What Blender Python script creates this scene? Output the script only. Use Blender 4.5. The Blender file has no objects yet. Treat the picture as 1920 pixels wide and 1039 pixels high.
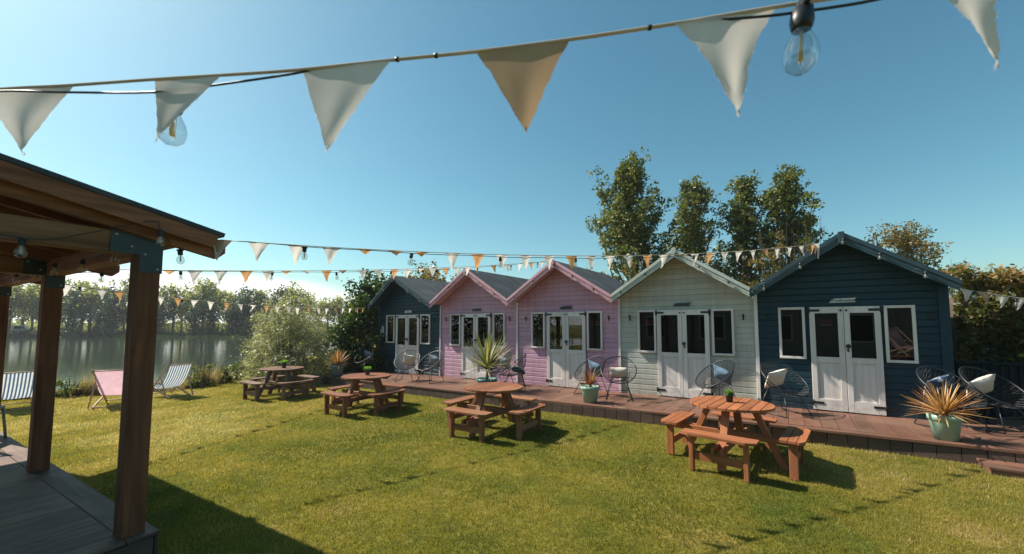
import bpy, math, random
import numpy as np
from mathutils import Vector, Matrix, Euler
random.seed(7); rng = np.random.default_rng(7)
SC = bpy.context.scene
COL = SC.collection
rad = math.radians
# ------------------------------------------------------------------ camera
FPX, CX, CY = 747.0, 960.0, 557.0
PITCH = math.atan(50 / FPX)
CAMZ = 1.8
cam = bpy.data.cameras.new('camera'); camo = bpy.data.objects.new('camera', cam); COL.objects.link(camo)
camo.location = (0, 0, CAMZ); camo.rotation_euler = (math.pi / 2 + PITCH, 0, 0)
cam.sensor_width = 36; cam.lens = FPX / 1920 * 36; cam.shift_y = (CY - 519.5) / 1920
cam.clip_start = 0.05; cam.clip_end = 5000
cam.dof.use_dof = True; cam.dof.focus_distance = 8.5; cam.dof.aperture_fstop = 3.2
SC.camera = camo
def ray(px, py):
    x, y, z = (px - CX) / FPX, 1.0, (CY - py) / FPX
    c, s = math.cos(PITCH), math.sin(PITCH)
    return Vector((x, y * c - z * s, y * s + z * c))
def at(px, py, Y):
    d = ray(px, py); return Vector((0, 0, CAMZ)) + d * (Y / d.y)
# ------------------------------------------------------------------ frames
AN = rad(35)
NV = Vector((math.sin(AN), math.cos(AN), 0)); RV = Vector((math.cos(AN), -math.sin(AN), 0))
def hp(u, n, z=0.0): return RV * u + NV * n + Vector((0, 0, z))
def uof(x, y): return x * RV.x + y * RV.y
def nof(x, y): return x * NV.x + y * NV.y
def lawn_z(x, y):
    return float(gz(x, y))
def deck_z(u): return 0.28 + 0.011 * (u - 1)
def DF(u): return np.interp(u, [-12.5, -3.7, 0, 6], [7.03, 7.2, 7.4, 7.41])
def on_n(px, n):
    d = ray(px, 700); t = n / (d.x * NV.x + d.y * NV.y); return uof(d.x * t, d.y * t)
PA = rad(59.7)
BV = Vector((math.cos(PA), math.sin(PA), 0)); AV = Vector((-math.sin(PA), math.cos(PA), 0))
P1 = Vector((-2.92, 3.15, 0))
def pp(b, a, z=0.0): return P1 + BV * b + AV * a + Vector((0, 0, z))
# ------------------------------------------------------------------ tagging
def tag(o, label=None, cat=None, group=None, kind=None):
    if label: o['label'] = label
    if cat: o['category'] = cat
    if group: o['group'] = group
    if kind: o['kind'] = kind
    return o
def empty(name, loc, rz=0.0, label=None, cat=None, group=None):
    o = bpy.data.objects.new(name, None); COL.objects.link(o); o.empty_display_size = 0.1
    o.location = loc; o.rotation_euler = (0, 0, rz); return tag(o, label, cat, group)
def copy_tree(o, parent=None):
    c = o.copy(); COL.objects.link(c); c.parent = parent
    for k in ('label', 'group'):
        if parent is None and k in c.keys(): pass
    for ch in list(o.children): copy_tree(ch, c)
    return c
# ------------------------------------------------------------------ materials
def nmat(name):
    m = bpy.data.materials.new(name); m.use_nodes = True
    nt = m.node_tree; b = nt.nodes['Principled BSDF']; return m, nt, b
def N(nt, t, **kw):
    n = nt.nodes.new(t)
    for k, v in kw.items():
        if k in n.inputs: n.inputs[k].default_value = v
        else: setattr(n, k, v)
    return n
def ramp(nt, fac, stops):
    r = nt.nodes.new('ShaderNodeValToRGB'); cr = r.color_ramp
    while len(cr.elements) < len(stops): cr.elements.new(0.5)
    for e, (p, c) in zip(cr.elements, stops): e.position = p; e.color = (c[0], c[1], c[2], 1)
    nt.links.new(fac, r.inputs[0]); return r.outputs[0]
def mixc(nt, fac, a, b, mode='MIX'):
    m = nt.nodes.new('ShaderNodeMix'); m.data_type = 'RGBA'; m.blend_type = mode
    for i, v in ((0, fac), (6, a), (7, b)):
        if hasattr(v, 'is_output') or isinstance(v, bpy.types.NodeSocket): nt.links.new(v, m.inputs[i])
        elif i == 0: m.inputs[0].default_value = v
        else: m.inputs[i].default_value = (v[0], v[1], v[2], 1)
    return m.outputs[2]
def scale(c, k): return tuple(min(1, x * k) for x in c)
def noise(nt, vec, sc, det=4, rough=0.55, mapscale=None, coord=None):
    tx = N(nt, 'ShaderNodeTexNoise'); tx.inputs['Scale'].default_value = sc
    tx.inputs['Detail'].default_value = det; tx.inputs['Roughness'].default_value = rough
    if mapscale:
        mp = N(nt, 'ShaderNodeMapping'); mp.inputs['Scale'].default_value = mapscale
        nt.links.new(vec, mp.inputs['Vector']); vec = mp.outputs[0]
    nt.links.new(vec, tx.inputs['Vector']); return tx.outputs[0]
def bump(nt, b, h, strength=0.3, dist=0.01):
    bp = N(nt, 'ShaderNodeBump'); bp.inputs['Strength'].default_value = strength; bp.inputs['Distance'].default_value = dist
    nt.links.new(h, bp.inputs['Height']); nt.links.new(bp.outputs[0], b.inputs['Normal'])
def m_plain(name, c, rough=0.6, var=0.15, sc=8, spec=0.4, metal=0, bmp=0.1, dist=0.005):
    m, nt, b = nmat(name); tc = N(nt, 'ShaderNodeTexCoord').outputs['Object']
    nz = noise(nt, tc, sc)
    col = ramp(nt, nz, [(0.3, scale(c, 1 - var)), (0.7, scale(c, 1 + var))])
    nt.links.new(col, b.inputs['Base Color']); b.inputs['Roughness'].default_value = rough
    b.inputs['Specular IOR Level'].default_value = spec; b.inputs['Metallic'].default_value = metal
    if bmp: bump(nt, b, noise(nt, tc, sc * 6), bmp, dist)
    return m
def m_wood(name, c1, c2, rough=0.6, grain=0.5, dirt=None, spec=0.3, lines=1.0, tint=0.45):
    m, nt, b = nmat(name); uv = N(nt, 'ShaderNodeUVMap').outputs[0]
    g = noise(nt, uv, 1.0, 5, 0.6, (1.6, 26 * lines, 1)); g2 = noise(nt, uv, 1.0, 3, 0.5, (0.9, 5, 1))
    kn = noise(nt, uv, 1.0, 2, 0.5, (5, 9, 1))
    mm = N(nt, 'ShaderNodeMath', operation='ADD'); nt.links.new(g, mm.inputs[0]); nt.links.new(g2, mm.inputs[1])
    hf = N(nt, 'ShaderNodeMath', operation='MULTIPLY'); nt.links.new(mm.outputs[0], hf.inputs[0]); hf.inputs[1].default_value = 0.5
    col = ramp(nt, hf.outputs[0], [(0.5 - 0.28 * grain - 0.02, c1), (0.5 + 0.28 * grain, c2)])
    knc = ramp(nt, kn, [(0.24, (0.45, 0.42, 0.4)), (0.33, (1, 1, 1))])
    col = mixc(nt, 0.8, col, knc, 'MULTIPLY')
    at_ = N(nt, 'ShaderNodeAttribute', attribute_name='rnd')
    rc = ramp(nt, at_.outputs['Fac'], [(0, (1 - tint,) * 3), (1, (1, 1, 1))])
    col = mixc(nt, 1.0, col, rc, 'MULTIPLY')
    if dirt:
        tc = N(nt, 'ShaderNodeTexCoord').outputs['Object']
        d = ramp(nt, noise(nt, tc, 1.7, 5), [(0.45, (0, 0, 0)), (0.68, (1, 1, 1))])
        dm = N(nt, 'ShaderNodeMath', operation='MULTIPLY'); nt.links.new(d, dm.inputs[0]); dm.inputs[1].default_value = 0.6
        col = mixc(nt, dm.outputs[0], col, dirt)
    nt.links.new(col, b.inputs['Base Color']); b.inputs['Roughness'].default_value = rough
    b.inputs['Specular IOR Level'].default_value = spec
    bump(nt, b, g, 0.35, 0.003)
    return m
def m_paint(name, c, rough=0.5, var=0.10, wear=None, spec=0.4):
    m, nt, b = nmat(name); uv = N(nt, 'ShaderNodeUVMap').outputs[0]
    tc = N(nt, 'ShaderNodeTexCoord').outputs['Object']
    g = noise(nt, uv, 1.0, 4, 0.6, (1.5, 22, 1)); big = noise(nt, tc, 1.3, 4)
    col = ramp(nt, big, [(0.3, scale(c, 1 - var)), (0.7, scale(c, 1 + var))])
    gr = ramp(nt, g, [(0.3, (0.86,) * 3), (0.6, (1, 1, 1))]); col = mixc(nt, 1.0, col, gr, 'MULTIPLY')
    at_ = N(nt, 'ShaderNodeAttribute', attribute_name='rnd')
    rc = ramp(nt, at_.outputs['Fac'], [(0, (0.86,) * 3), (1, (1, 1, 1))]); col = mixc(nt, 1.0, col, rc, 'MULTIPLY')
    if wear:
        w = ramp(nt, noise(nt, uv, 1.0, 6, 0.7, (3, 30, 1)), [(0.60, (0, 0, 0)), (0.68, (1, 1, 1))])
        w2 = ramp(nt, noise(nt, tc, 2.5, 3), [(0.5, (0, 0, 0)), (0.6, (1, 1, 1))])
        wm = mixc(nt, 1.0, w, w2, 'MULTIPLY'); col = mixc(nt, wm, col, wear)
    xyz = N(nt, 'ShaderNodeSeparateXYZ'); nt.links.new(tc, xyz.inputs[0])
    mr = N(nt, 'ShaderNodeMapRange'); mr.inputs['From Min'].default_value = 0.62; mr.inputs['From Max'].default_value = 0.22; nt.links.new(xyz.outputs[2], mr.inputs[0])
    sp = ramp(nt, noise(nt, tc, 14, 5, 0.7), [(0.42, (0, 0, 0)), (0.62, (1, 1, 1))]); mm_ = N(nt, 'ShaderNodeMath', operation='MULTIPLY'); nt.links.new(mr.outputs[0], mm_.inputs[0]); mm_.inputs[1].default_value = 0.4
    sp = mixc(nt, 1.0, sp, mm_.outputs[0], 'MULTIPLY'); col = mixc(nt, sp, col, (0.16, 0.12, 0.09))
    st_ = ramp(nt, noise(nt, tc, 1.0, 5, 0.65, (9, 9, 0.8)), [(0.40, (0.86, 0.85, 0.83)), (0.58, (1, 1, 1))]); col = mixc(nt, 0.8, col, st_, 'MULTIPLY')
    nt.links.new(col, b.inputs['Base Color']); b.inputs['Roughness'].default_value = rough
    b.inputs['Specular IOR Level'].default_value = spec
    bump(nt, b, g, 0.25, 0.003)
    return m
def m_leaf(name, stops, trans=0.45, rough=0.45, spec=0.35, tcol=1.3):
    m, nt, b = nmat(name)
    a = N(nt, 'ShaderNodeAttribute', attribute_name='rnd')
    col = ramp(nt, a.outputs['Fac'], stops)
    nt.links.new(col, b.inputs['Base Color']); b.inputs['Roughness'].default_value = rough
    b.inputs['Specular IOR Level'].default_value = spec
    tr = N(nt, 'ShaderNodeBsdfTranslucent')
    tcn = mixc(nt, 1.0, col, (tcol, tcol * 1.02, tcol * 0.55), 'MULTIPLY'); nt.links.new(tcn, tr.inputs[0])
    mx = N(nt, 'ShaderNodeMixShader'); mx.inputs[0].default_value = trans
    nt.links.new(b.outputs[0], mx.inputs[1]); nt.links.new(tr.outputs[0], mx.inputs[2])
    nt.links.new(mx.outputs[0], nt.nodes['Material Output'].inputs[0]); return m
def m_cloth(name, c, trans=0.35, stripes=None, var=0.08, c2=None):
    m, nt, b = nmat(name); uv = N(nt, 'ShaderNodeUVMap').outputs[0]
    tc = N(nt, 'ShaderNodeTexCoord').outputs['Object']
    nz = noise(nt, tc, 9, 4); col = ramp(nt, nz, [(0.3, scale(c, 1 - var)), (0.7, scale(c, 1 + var))])
    if c2:
        pt = ramp(nt, noise(nt, tc, 11, 3), [(0.5, (0, 0, 0)), (0.56, (1, 1, 1))]); col = mixc(nt, pt, col, c2)
    if stripes:
        sx = N(nt, 'ShaderNodeSeparateXYZ'); nt.links.new(uv, sx.inputs[0])
        mu = N(nt, 'ShaderNodeMath', operation='MULTIPLY'); nt.links.new(sx.outputs[1], mu.inputs[0]); mu.inputs[1].default_value = stripes[0]
        fr = N(nt, 'ShaderNodeMath', operation='FRACT'); nt.links.new(mu.outputs[0], fr.inputs[0])
        gt = N(nt, 'ShaderNodeMath', operation='GREATER_THAN'); nt.links.new(fr.outputs[0], gt.inputs[0]); gt.inputs[1].default_value = 0.5
        col = mixc(nt, gt.outputs[0], col, stripes[1])
    nt.links.new(col, b.inputs['Base Color']); b.inputs['Roughness'].default_value = 0.85
    b.inputs['Specular IOR Level'].default_value = 0.1
    wv = noise(nt, tc, 60, 2); bump(nt, b, wv, 0.15, 0.002)
    if trans:
        tr = N(nt, 'ShaderNodeBsdfTranslucent'); nt.links.new(col, tr.inputs[0])
        mx = N(nt, 'ShaderNodeMixShader'); mx.inputs[0].default_value = trans
        nt.links.new(b.outputs[0], mx.inputs[1]); nt.links.new(tr.outputs[0], mx.inputs[2])
        nt.links.new(mx.outputs[0], nt.nodes['Material Output'].inputs[0])
    return m
def m_glass(name, tint=(0.6, 0.64, 0.64), k=0.5, base=0.085, rough=0.0):
    m, nt, b = nmat(name); nt.nodes.remove(b)
    fr = N(nt, 'ShaderNodeLayerWeight'); pw = N(nt, 'ShaderNodeMath', operation='POWER'); nt.links.new(fr.outputs['Facing'], pw.inputs[0]); pw.inputs[1].default_value = 3.5
    fr.inputs[0].default_value = 0.5
    mu = N(nt, 'ShaderNodeMath', operation='MULTIPLY_ADD'); nt.links.new(pw.outputs[0], mu.inputs[0]); mu.inputs[1].default_value = k; mu.inputs[2].default_value = base
    mu.use_clamp = True
    gl = N(nt, 'ShaderNodeBsdfGlossy'); gl.inputs['Roughness'].default_value = rough
    tp = N(nt, 'ShaderNodeBsdfTransparent'); tp.inputs[0].default_value = (*tint, 1)
    mx = N(nt, 'ShaderNodeMixShader'); nt.links.new(mu.outputs[0], mx.inputs[0])
    nt.links.new(tp.outputs[0], mx.inputs[1]); nt.links.new(gl.outputs[0], mx.inputs[2])
    nt.links.new(mx.outputs[0], nt.nodes['Material Output'].inputs[0]); return m
M = {}
M['post'] = m_wood('post_timber', (0.10, 0.036, 0.018), (0.33, 0.135, 0.068), 0.7, 0.5, dirt=(0.13, 0.055, 0.030), spec=0.15, tint=0.2)
M['beam'] = m_wood('beam_timber', (0.15, 0.07, 0.035), (0.42, 0.225, 0.12), 0.7, 0.5, spec=0.15, tint=0.25)
M['rough'] = m_wood('rafter_timber', (0.12, 0.048, 0.024), (0.38, 0.165, 0.085), 0.7, 0.5, spec=0.15, tint=0.3)
M['pdeck'] = m_wood('weathered_deck', (0.10, 0.056, 0.038), (0.32, 0.20, 0.145), 0.65, 0.5, dirt=(0.08, 0.045, 0.03), spec=0.18, tint=0.3)
M['deck'] = m_wood('red_deck', (0.125, 0.058, 0.038), (0.235, 0.115, 0.076), 0.55, 0.8, dirt=(0.22, 0.13, 0.09), spec=0.35, tint=0.42)
M['deckedge'] = m_wood('deck_fascia', (0.07, 0.045, 0.036), (0.16, 0.105, 0.082), 0.7, 0.9, tint=0.35)
M['t_new'] = m_wood('cedar_orange', (0.22, 0.072, 0.028), (0.50, 0.185, 0.075), 0.5, 0.5, dirt=(0.34, 0.13, 0.07), spec=0.35, tint=0.3)
M['t_mid'] = m_wood('cedar_brown', (0.17, 0.062, 0.028), (0.42, 0.17, 0.078), 0.55, 0.5, dirt=(0.30, 0.17, 0.095), spec=0.35, tint=0.35)
M['t_mid2'] = m_wood('cedar_redbrown', (0.14, 0.048, 0.022), (0.36, 0.13, 0.058), 0.5, 0.5, dirt=(0.20, 0.09, 0.055), spec=0.4, tint=0.35)
M['t_old'] = m_wood('cedar_weathered', (0.09, 0.04, 0.024), (0.27, 0.13, 0.08), 0.6, 0.5, dirt=(0.26, 0.18, 0.14), spec=0.35, tint=0.3)
M['pale'] = m_wood('pale_frame_wood', (0.38, 0.25, 0.15), (0.56, 0.40, 0.26), 0.6, 0.8, tint=0.2)
M['navy'] = m_paint('teal_navy_paint', (0.008, 0.042, 0.064), 0.5, 0.12, spec=0.35)
M['navytrim'] = m_paint('worn_navy_trim', (0.024, 0.062, 0.080), 0.5, 0.15, wear=(0.16, 0.20, 0.21), spec=0.5)
M['pink'] = m_paint('pink_paint', (0.62, 0.355, 0.475), 0.55, 0.06)
M['pinktrim'] = m_paint('pink_trim', (0.66, 0.36, 0.42), 0.55, 0.08)
M['mint'] = m_paint('pale_mint_paint', (0.50, 0.51, 0.45), 0.55, 0.05)
M['minttrim'] = m_paint('mint_trim', (0.48, 0.54, 0.48), 0.5, 0.10, wear=(0.5, 0.54, 0.5))
M['darkfence'] = m_paint('dark_fence', (0.006, 0.018, 0.026), 0.7, spec=0.2)
M['white'] = m_paint('white_gloss', (0.80, 0.74, 0.70), 0.4, 0.05)
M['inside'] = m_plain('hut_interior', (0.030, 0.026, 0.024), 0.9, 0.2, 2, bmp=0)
M['bitumen'] = m_plain('roofing_felt', (0.045, 0.055, 0.062), 0.85, 0.35, 3, bmp=0.6, dist=0.01)
M['black'] = m_plain('black_metal', (0.018, 0.02, 0.022), 0.4, 0.2, 10)
M['bracket'] = m_plain('steel_bracket', (0.022, 0.042, 0.052), 0.5, 0.25, 6, spec=0.5)
M['bolt'] = m_plain('bolt_zinc', (0.5, 0.52, 0.52), 0.35, 0.1, 6, metal=0.8)
M['wire'] = m_plain('grey_wire', (0.018, 0.022, 0.026), 0.4, 0.15, 10, spec=0.5)
M['wirelit'] = m_plain('pale_wire', (0.16, 0.18, 0.19), 0.3, 0.15, 10, spec=0.6)
M['glass'] = m_glass('window_glass')
M['bulbglass'] = m_glass('bulb_glass', (0.90, 0.92, 0.92), 0.8, 0.15)
M['filament'] = m_plain('filament', (0.75, 0.55, 0.3), 0.4, 0.1, 6)
M['fl_white'] = m_cloth('flag_cream', (0.76, 0.70, 0.63), 0.46)
M['fl_mustard'] = m_cloth('flag_mustard', (0.50, 0.33, 0.20), 0.3)
M['fl_orange'] = m_cloth('flag_orange', (0.70, 0.36, 0.15), 0.4)
M['tape'] = m_cloth('bunting_tape', (0.62, 0.52, 0.42), 0.15)
M['cu_cream'] = m_cloth('cushion_cream', (0.66, 0.59, 0.50), 0)
M['cu_blue'] = m_cloth('cushion_blue', (0.13, 0.20, 0.28), 0, var=0.3)
M['cu_grey'] = m_cloth('cushion_grey', (0.22, 0.26, 0.31), 0, var=0.2)
M['cu_dark'] = m_cloth('cushion_navy', (0.05, 0.085, 0.12), 0, var=0.3)
M['cu_pat'] = m_cloth('cushion_patterned', (0.05, 0.08, 0.13), 0, c2=(0.4, 0.42, 0.45))
M['sl_stripe'] = m_cloth('striped_sling', (0.72, 0.74, 0.76), 0.35, stripes=(9, (0.07, 0.12, 0.20)))
M['sl_pink'] = m_cloth('pink_sling', (0.78, 0.50, 0.58), 0.4)
M['pot_green'] = m_plain('sage_pot', (0.25, 0.38, 0.29), 0.4, 0.06, 3, bmp=0)
M['pot_teal'] = m_plain('teal_pot', (0.04, 0.15, 0.15), 0.35, 0.1, 3, bmp=0)
M['pot_grey'] = m_plain('greygreen_pot', (0.19, 0.25, 0.24), 0.45, 0.06, 3, bmp=0)
M['soil'] = m_plain('soil', (0.05, 0.032, 0.022), 0.95, 0.3, 30)
M['lv_orange'] = m_leaf('bronze_blades', [(0, (0.28, 0.10, 0.03)), (0.5, (0.52, 0.25, 0.08)), (1, (0.62, 0.42, 0.19))], 0.3)
M['lv_green'] = m_leaf('green_blades', [(0, (0.07, 0.11, 0.025)), (0.6, (0.20, 0.22, 0.06)), (1, (0.50, 0.42, 0.20))], 0.3)
M['lv_red'] = m_leaf('red_blades', [(0, (0.10, 0.03, 0.02)), (0.6, (0.30, 0.08, 0.04)), (1, (0.42, 0.30, 0.16))], 0.3)
M['lv_lime'] = m_leaf('lime_tuft', [(0, (0.08, 0.22, 0.03)), (1, (0.25, 0.45, 0.07))], 0.4)
M['lf_poplar'] = m_leaf('poplar_leaf', [(0, (0.04, 0.07, 0.016)), (0.5, (0.115, 0.14, 0.032)), (0.85, (0.21, 0.20, 0.055)), (1, (0.36, 0.31, 0.11))], 0.38, 0.42, 0.45)
M['lf_hedge'] = m_leaf('hedge_leaf', [(0, (0.03, 0.05, 0.014)), (0.45, (0.10, 0.11, 0.025)), (0.7, (0.22, 0.16, 0.045)), (1, (0.36, 0.20, 0.08))], 0.35, 0.4, 0.5)
M['lf_scrub'] = m_leaf('scrub_leaf', [(0, (0.08, 0.08, 0.02)), (0.5, (0.20, 0.155, 0.042)), (1, (0.36, 0.22, 0.08))], 0.35, 0.45)
M['lf_laurel'] = m_leaf('laurel_leaf', [(0, (0.018, 0.04, 0.012)), (0.6, (0.04, 0.075, 0.018)), (1, (0.17, 0.19, 0.04))], 0.35, 0.5, 0.3)
M['lf_willow'] = m_leaf('willow_leaf', [(0, (0.14, 0.15, 0.08)), (0.5, (0.33, 0.32, 0.19)), (1, (0.60, 0.57, 0.40))], 0.4, 0.4, 0.5)
M['lf_far'] = m_leaf('far_leaf', [(0, (0.07, 0.10, 0.04)), (0.5, (0.23, 0.245, 0.09)), (1, (0.50, 0.46, 0.22))], 0.6, 0.5)
M['lf_dark'] = m_leaf('ivy_leaf', [(0, (0.02, 0.045, 0.025)), (1, (0.06, 0.095, 0.045))], 0.3, 0.5)
M['lf_weed'] = m_leaf('weed_leaf', [(0, (0.06, 0.10, 0.02)), (0.6, (0.17, 0.2, 0.05)), (1, (0.42, 0.36, 0.13))], 0.4)
M['lf_reed'] = m_leaf('reed_blade', [(0, (0.18, 0.15, 0.07)), (0.5, (0.42, 0.31, 0.20)), (1, (0.62, 0.42, 0.33))], 0.4)
M['bark'] = m_plain('bark', (0.11, 0.085, 0.06), 0.9, 0.35, 6, bmp=0.6, dist=0.02)
M['carwhite'] = m_plain('van_paint', (0.6, 0.62, 0.63), 0.3, 0.05, 2, bmp=0)
M['rubber'] = m_plain('rubber', (0.02, 0.02, 0.02), 0.8, 0.1, 5, bmp=0)
M['club'] = m_paint('clubhouse_boards', (0.30, 0.30, 0.29), 0.6)
M['greymetal'] = m_plain('grey_green_metal', (0.17, 0.2, 0.19), 0.45, 0.1, 6)
M['yellow'] = m_plain('sign_yellow', (0.75, 0.45, 0.04), 0.5, 0.05, 6, bmp=0)
M['signwood'] = m_paint('sign_board', (0.75, 0.76, 0.72), 0.6)
M['signdark'] = m_wood('sign_board_dark', (0.07, 0.08, 0.08), (0.13, 0.14, 0.14), 0.6)
M['ink'] = m_plain('sign_ink', (0.012, 0.016, 0.016), 0.6, 0.05, 6, bmp=0)
M['redpaint'] = m_plain('red_panel', (0.45, 0.03, 0.04), 0.5, 0.1, 6, bmp=0)
# ------------------------------------------------------------------ mesh builder
class MB:
    def __init__(s): s.v = []; s.f = []; s.uv = []; s.r = []; s.m = []; s.sm = []
    def face(s, idx, uvs=None, r=0.5, mi=0, sm=False):
        s.f.append(idx); s.uv.append(uvs or [(0, 0)] * len(idx)); s.r.append(r); s.m.append(mi); s.sm.append(sm)
    def poly(s, pts, uvs=None, r=0.5, mi=0, sm=False):
        k = len(s.v); s.v += [tuple(p) for p in pts]; s.face(list(range(k, k + len(pts))), uvs, r, mi, sm)
    def box(s, c, size, rot=None, mi=0, taper=None, r=None, ax=None, bev=0.0):
        r = random.random() if r is None else r; uo, vo = random.random() * 50, random.random() * 50
        hx, hy, hz = size[0] / 2, size[1] / 2, size[2] / 2
        L = ax if ax is not None else max(range(3), key=lambda i: size[i])
        R = rot.to_3x3() if rot is not None and hasattr(rot, 'to_3x3') else rot
        c = Vector(c)
        def put(pts):
            k = len(s.v)
            for p in pts:
                q = Vector(p)
                if R is not None: q = R @ q
                s.v.append(tuple(c + q))
            return k
        if bev > 0:
            # chamfered box: 24 verts
            b = min(bev, hx * .45, hy * .45, hz * .45)
            H = (hx, hy, hz); idx = {}
            pts = []
            for sx in (-1, 1):
                for sy in (-1, 1):
                    for sz in (-1, 1):
                        for a in range(3):
                            q = [sx * (hx - b), sy * (hy - b), sz * (hz - b)]; q[a] = (sx, sy, sz)[a] * H[a]
                            idx[(sx, sy, sz, a)] = len(pts); pts.append(tuple(q))
            k = put(pts)
            def fc(keys):
                ii = [idx[t] for t in keys]
                P = [Vector(pts[i]) for i in ii]; n = (P[1] - P[0]).cross(P[2] - P[0]); cc = sum(P, Vector()) / len(P)
                if n.dot(cc) < 0: ii = ii[::-1]
                o = [a for a in range(3) if a != L]
                na = max(range(3), key=lambda i: abs(n[i])); va = o[0] if na != o[0] else o[1]
                if na == L: uvs = [(pts[i][o[0]] * .3 + uo, pts[i][o[1]] * .3 + vo) for i in ii]
                else: uvs = [(pts[i][L] + uo, pts[i][va] + vo) for i in ii]
                s.face([k + i for i in ii], uvs, r, mi)
            for a in range(3):
                o = [q for q in range(3) if q != a]
                for sg in (-1, 1):
                    ks = []
                    for p_, q_ in ((-1, -1), (1, -1), (1, 1), (-1, 1)):
                        t = [0, 0, 0]; t[a] = sg; t[o[0]] = p_; t[o[1]] = q_; ks.append((*t, a))
                    fc(ks)
                for p_ in (-1, 1):
                    for q_ in (-1, 1):
                        t1 = [0] * 3; t1[a] = -1; t1[o[0]] = p_; t1[o[1]] = q_; t2 = list(t1); t2[a] = 1
                        fc([(*t1, o[0]), (*t2, o[0]), (*t2, o[1]), (*t1, o[1])])
            for sx in (-1, 1):
                for sy in (-1, 1):
                    for sz in (-1, 1): fc([(sx, sy, sz, 0), (sx, sy, sz, 1), (sx, sy, sz, 2)])
            return
        pts = [(x, y, z) for z in (-hz, hz) for (x, y) in ((-hx, -hy), (hx, -hy), (hx, hy), (-hx, hy))]
        if taper:  # scale of the top (x,y) and shift
            pts = [(p[0] * (taper if p[2] > 0 else 1), p[1] * (taper if p[2] > 0 else 1), p[2]) for p in pts]
        k = put(pts)
        for q in ((0, 3, 2, 1), (4, 5, 6, 7), (0, 1, 5, 4), (1, 2, 6, 5), (2, 3, 7, 6), (3, 0, 4, 7)):
            P = [pts[i] for i in q]; n = (Vector(P[1]) - Vector(P[0])).cross(Vector(P[2]) - Vector(P[0]))
            na = max(range(3), key=lambda i: abs(n[i])); o = [a for a in range(3) if a != L]
            if na == L: uvs = [(p[o[0]] * .3 + uo, p[o[1]] * .3 + vo) for p in P]
            else:
                va = o[0] if na != o[0] else o[1]; uvs = [(p[L] + uo, p[va] + vo) for p in P]
            s.face([k + i for i in q], uvs, r, mi)
    def bar(s, a, b, w, h, up=(0, 0, 1), mi=0, bev=0.0, r=None):
        a = Vector(a); b = Vector(b); d = b - a; L = d.length; x = d.normalized(); up = Vector(up)
        y = up.cross(x)
        if y.length < 1e-4: y = Vector((0, 1, 0)).cross(x)
        y.normalize(); z = x.cross(y)
        R = Matrix((x, y, z)).transposed()
        s.box((a + b) / 2, (L, w, h), R, mi, ax=0, bev=bev, r=r)
    def tube(s, pts, rr, seg=6, mi=0, closed=False, cap=True, r=0.5):
        pts = [Vector(p) for p in pts]; n = len(pts)
        if not hasattr(rr, '__len__'): rr = [rr] * n
        rings = []; k0 = len(s.v); ref = None
        for i, p in enumerate(pts):
            if closed: t = pts[(i + 1) % n] - pts[i - 1]
            else: t = pts[min(i + 1, n - 1)] - pts[max(i - 1, 0)]
            t.normalize()
            if ref is None:
                ref = t.orthogonal().normalized()
            else:
                ref = ref - t * ref.dot(t)
                ref = ref.normalized() if ref.length > 1e-5 else t.orthogonal().normalized()
            bb = t.cross(ref)
            for j in range(seg):
                a = 2 * math.pi * j / seg; s.v.append(tuple(p + (ref * math.cos(a) + bb * math.sin(a)) * rr[i]))
        m = n if closed else n - 1
        for i in range(m):
            i2 = (i + 1) % n
            for j in range(seg):
                j2 = (j + 1) % seg
                s.face([k0 + i * seg + j, k0 + i * seg + j2, k0 + i2 * seg + j2, k0 + i2 * seg + j],
                       [(i, j / seg), (i, j2 / seg), (i2, j2 / seg), (i2, j / seg)], r, mi, True)
        if cap and not closed:
            s.face([k0 + j for j in range(seg)][::-1], None, r, mi); s.face([k0 + (n - 1) * seg + j for j in range(seg)], None, r, mi)
    def lathe(s, prof, c=(0, 0, 0), seg=24, mi=0, R=None, sm=True):
        k0 = len(s.v); c = Vector(c)
        for (rr, z) in prof:
            for j in range(seg):
                a = 2 * math.pi * j / seg; q = Vector((rr * math.cos(a), rr * math.sin(a), z))
                if R is not None: q = R @ q
                s.v.append(tuple(c + q))
        for i in range(len(prof) - 1):
            for j in range(seg):
                j2 = (j + 1) % seg
                s.face([k0 + i * seg + j, k0 + i * seg + j2, k0 + (i + 1) * seg + j2, k0 + (i + 1) * seg + j], None, 0.5, mi, sm)
    def prism(s, poly, z0, z1, mi=0, T=None, r=None, horiz=False, uvl=0):
        """poly: 2-D outline (ccw), extruded z0..z1; T maps (x,y,z)->Vector"""
        r = random.random() if r is None else r; T = T or (lambda x, y, z: Vector((x, y, z)))
        uo, vo = random.random() * 50, random.random() * 50
        n = len(poly); k = len(s.v)
        for z in (z0, z1):
            for (x, y) in poly: s.v.append(tuple(T(x, y, z)))
        U = lambda p: (p[uvl] + uo, p[1 - uvl] + vo)
        s.face([k + i for i in range(n)][::-1], [U(p) for p in poly][::-1], r, mi)
        s.face([k + n + i for i in range(n)], [U(p) for p in poly], r, mi)
        for i in range(n):
            j = (i + 1) % n; a, b = poly[i], poly[j]
            s.face([k + i, k + j, k + n + j, k + n + i], [(a[uvl] + uo, z0 + vo), (b[uvl] + uo, z0 + vo), (b[uvl] + uo, z1 + vo), (a[uvl] + uo, z1 + vo)], r, mi)
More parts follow.
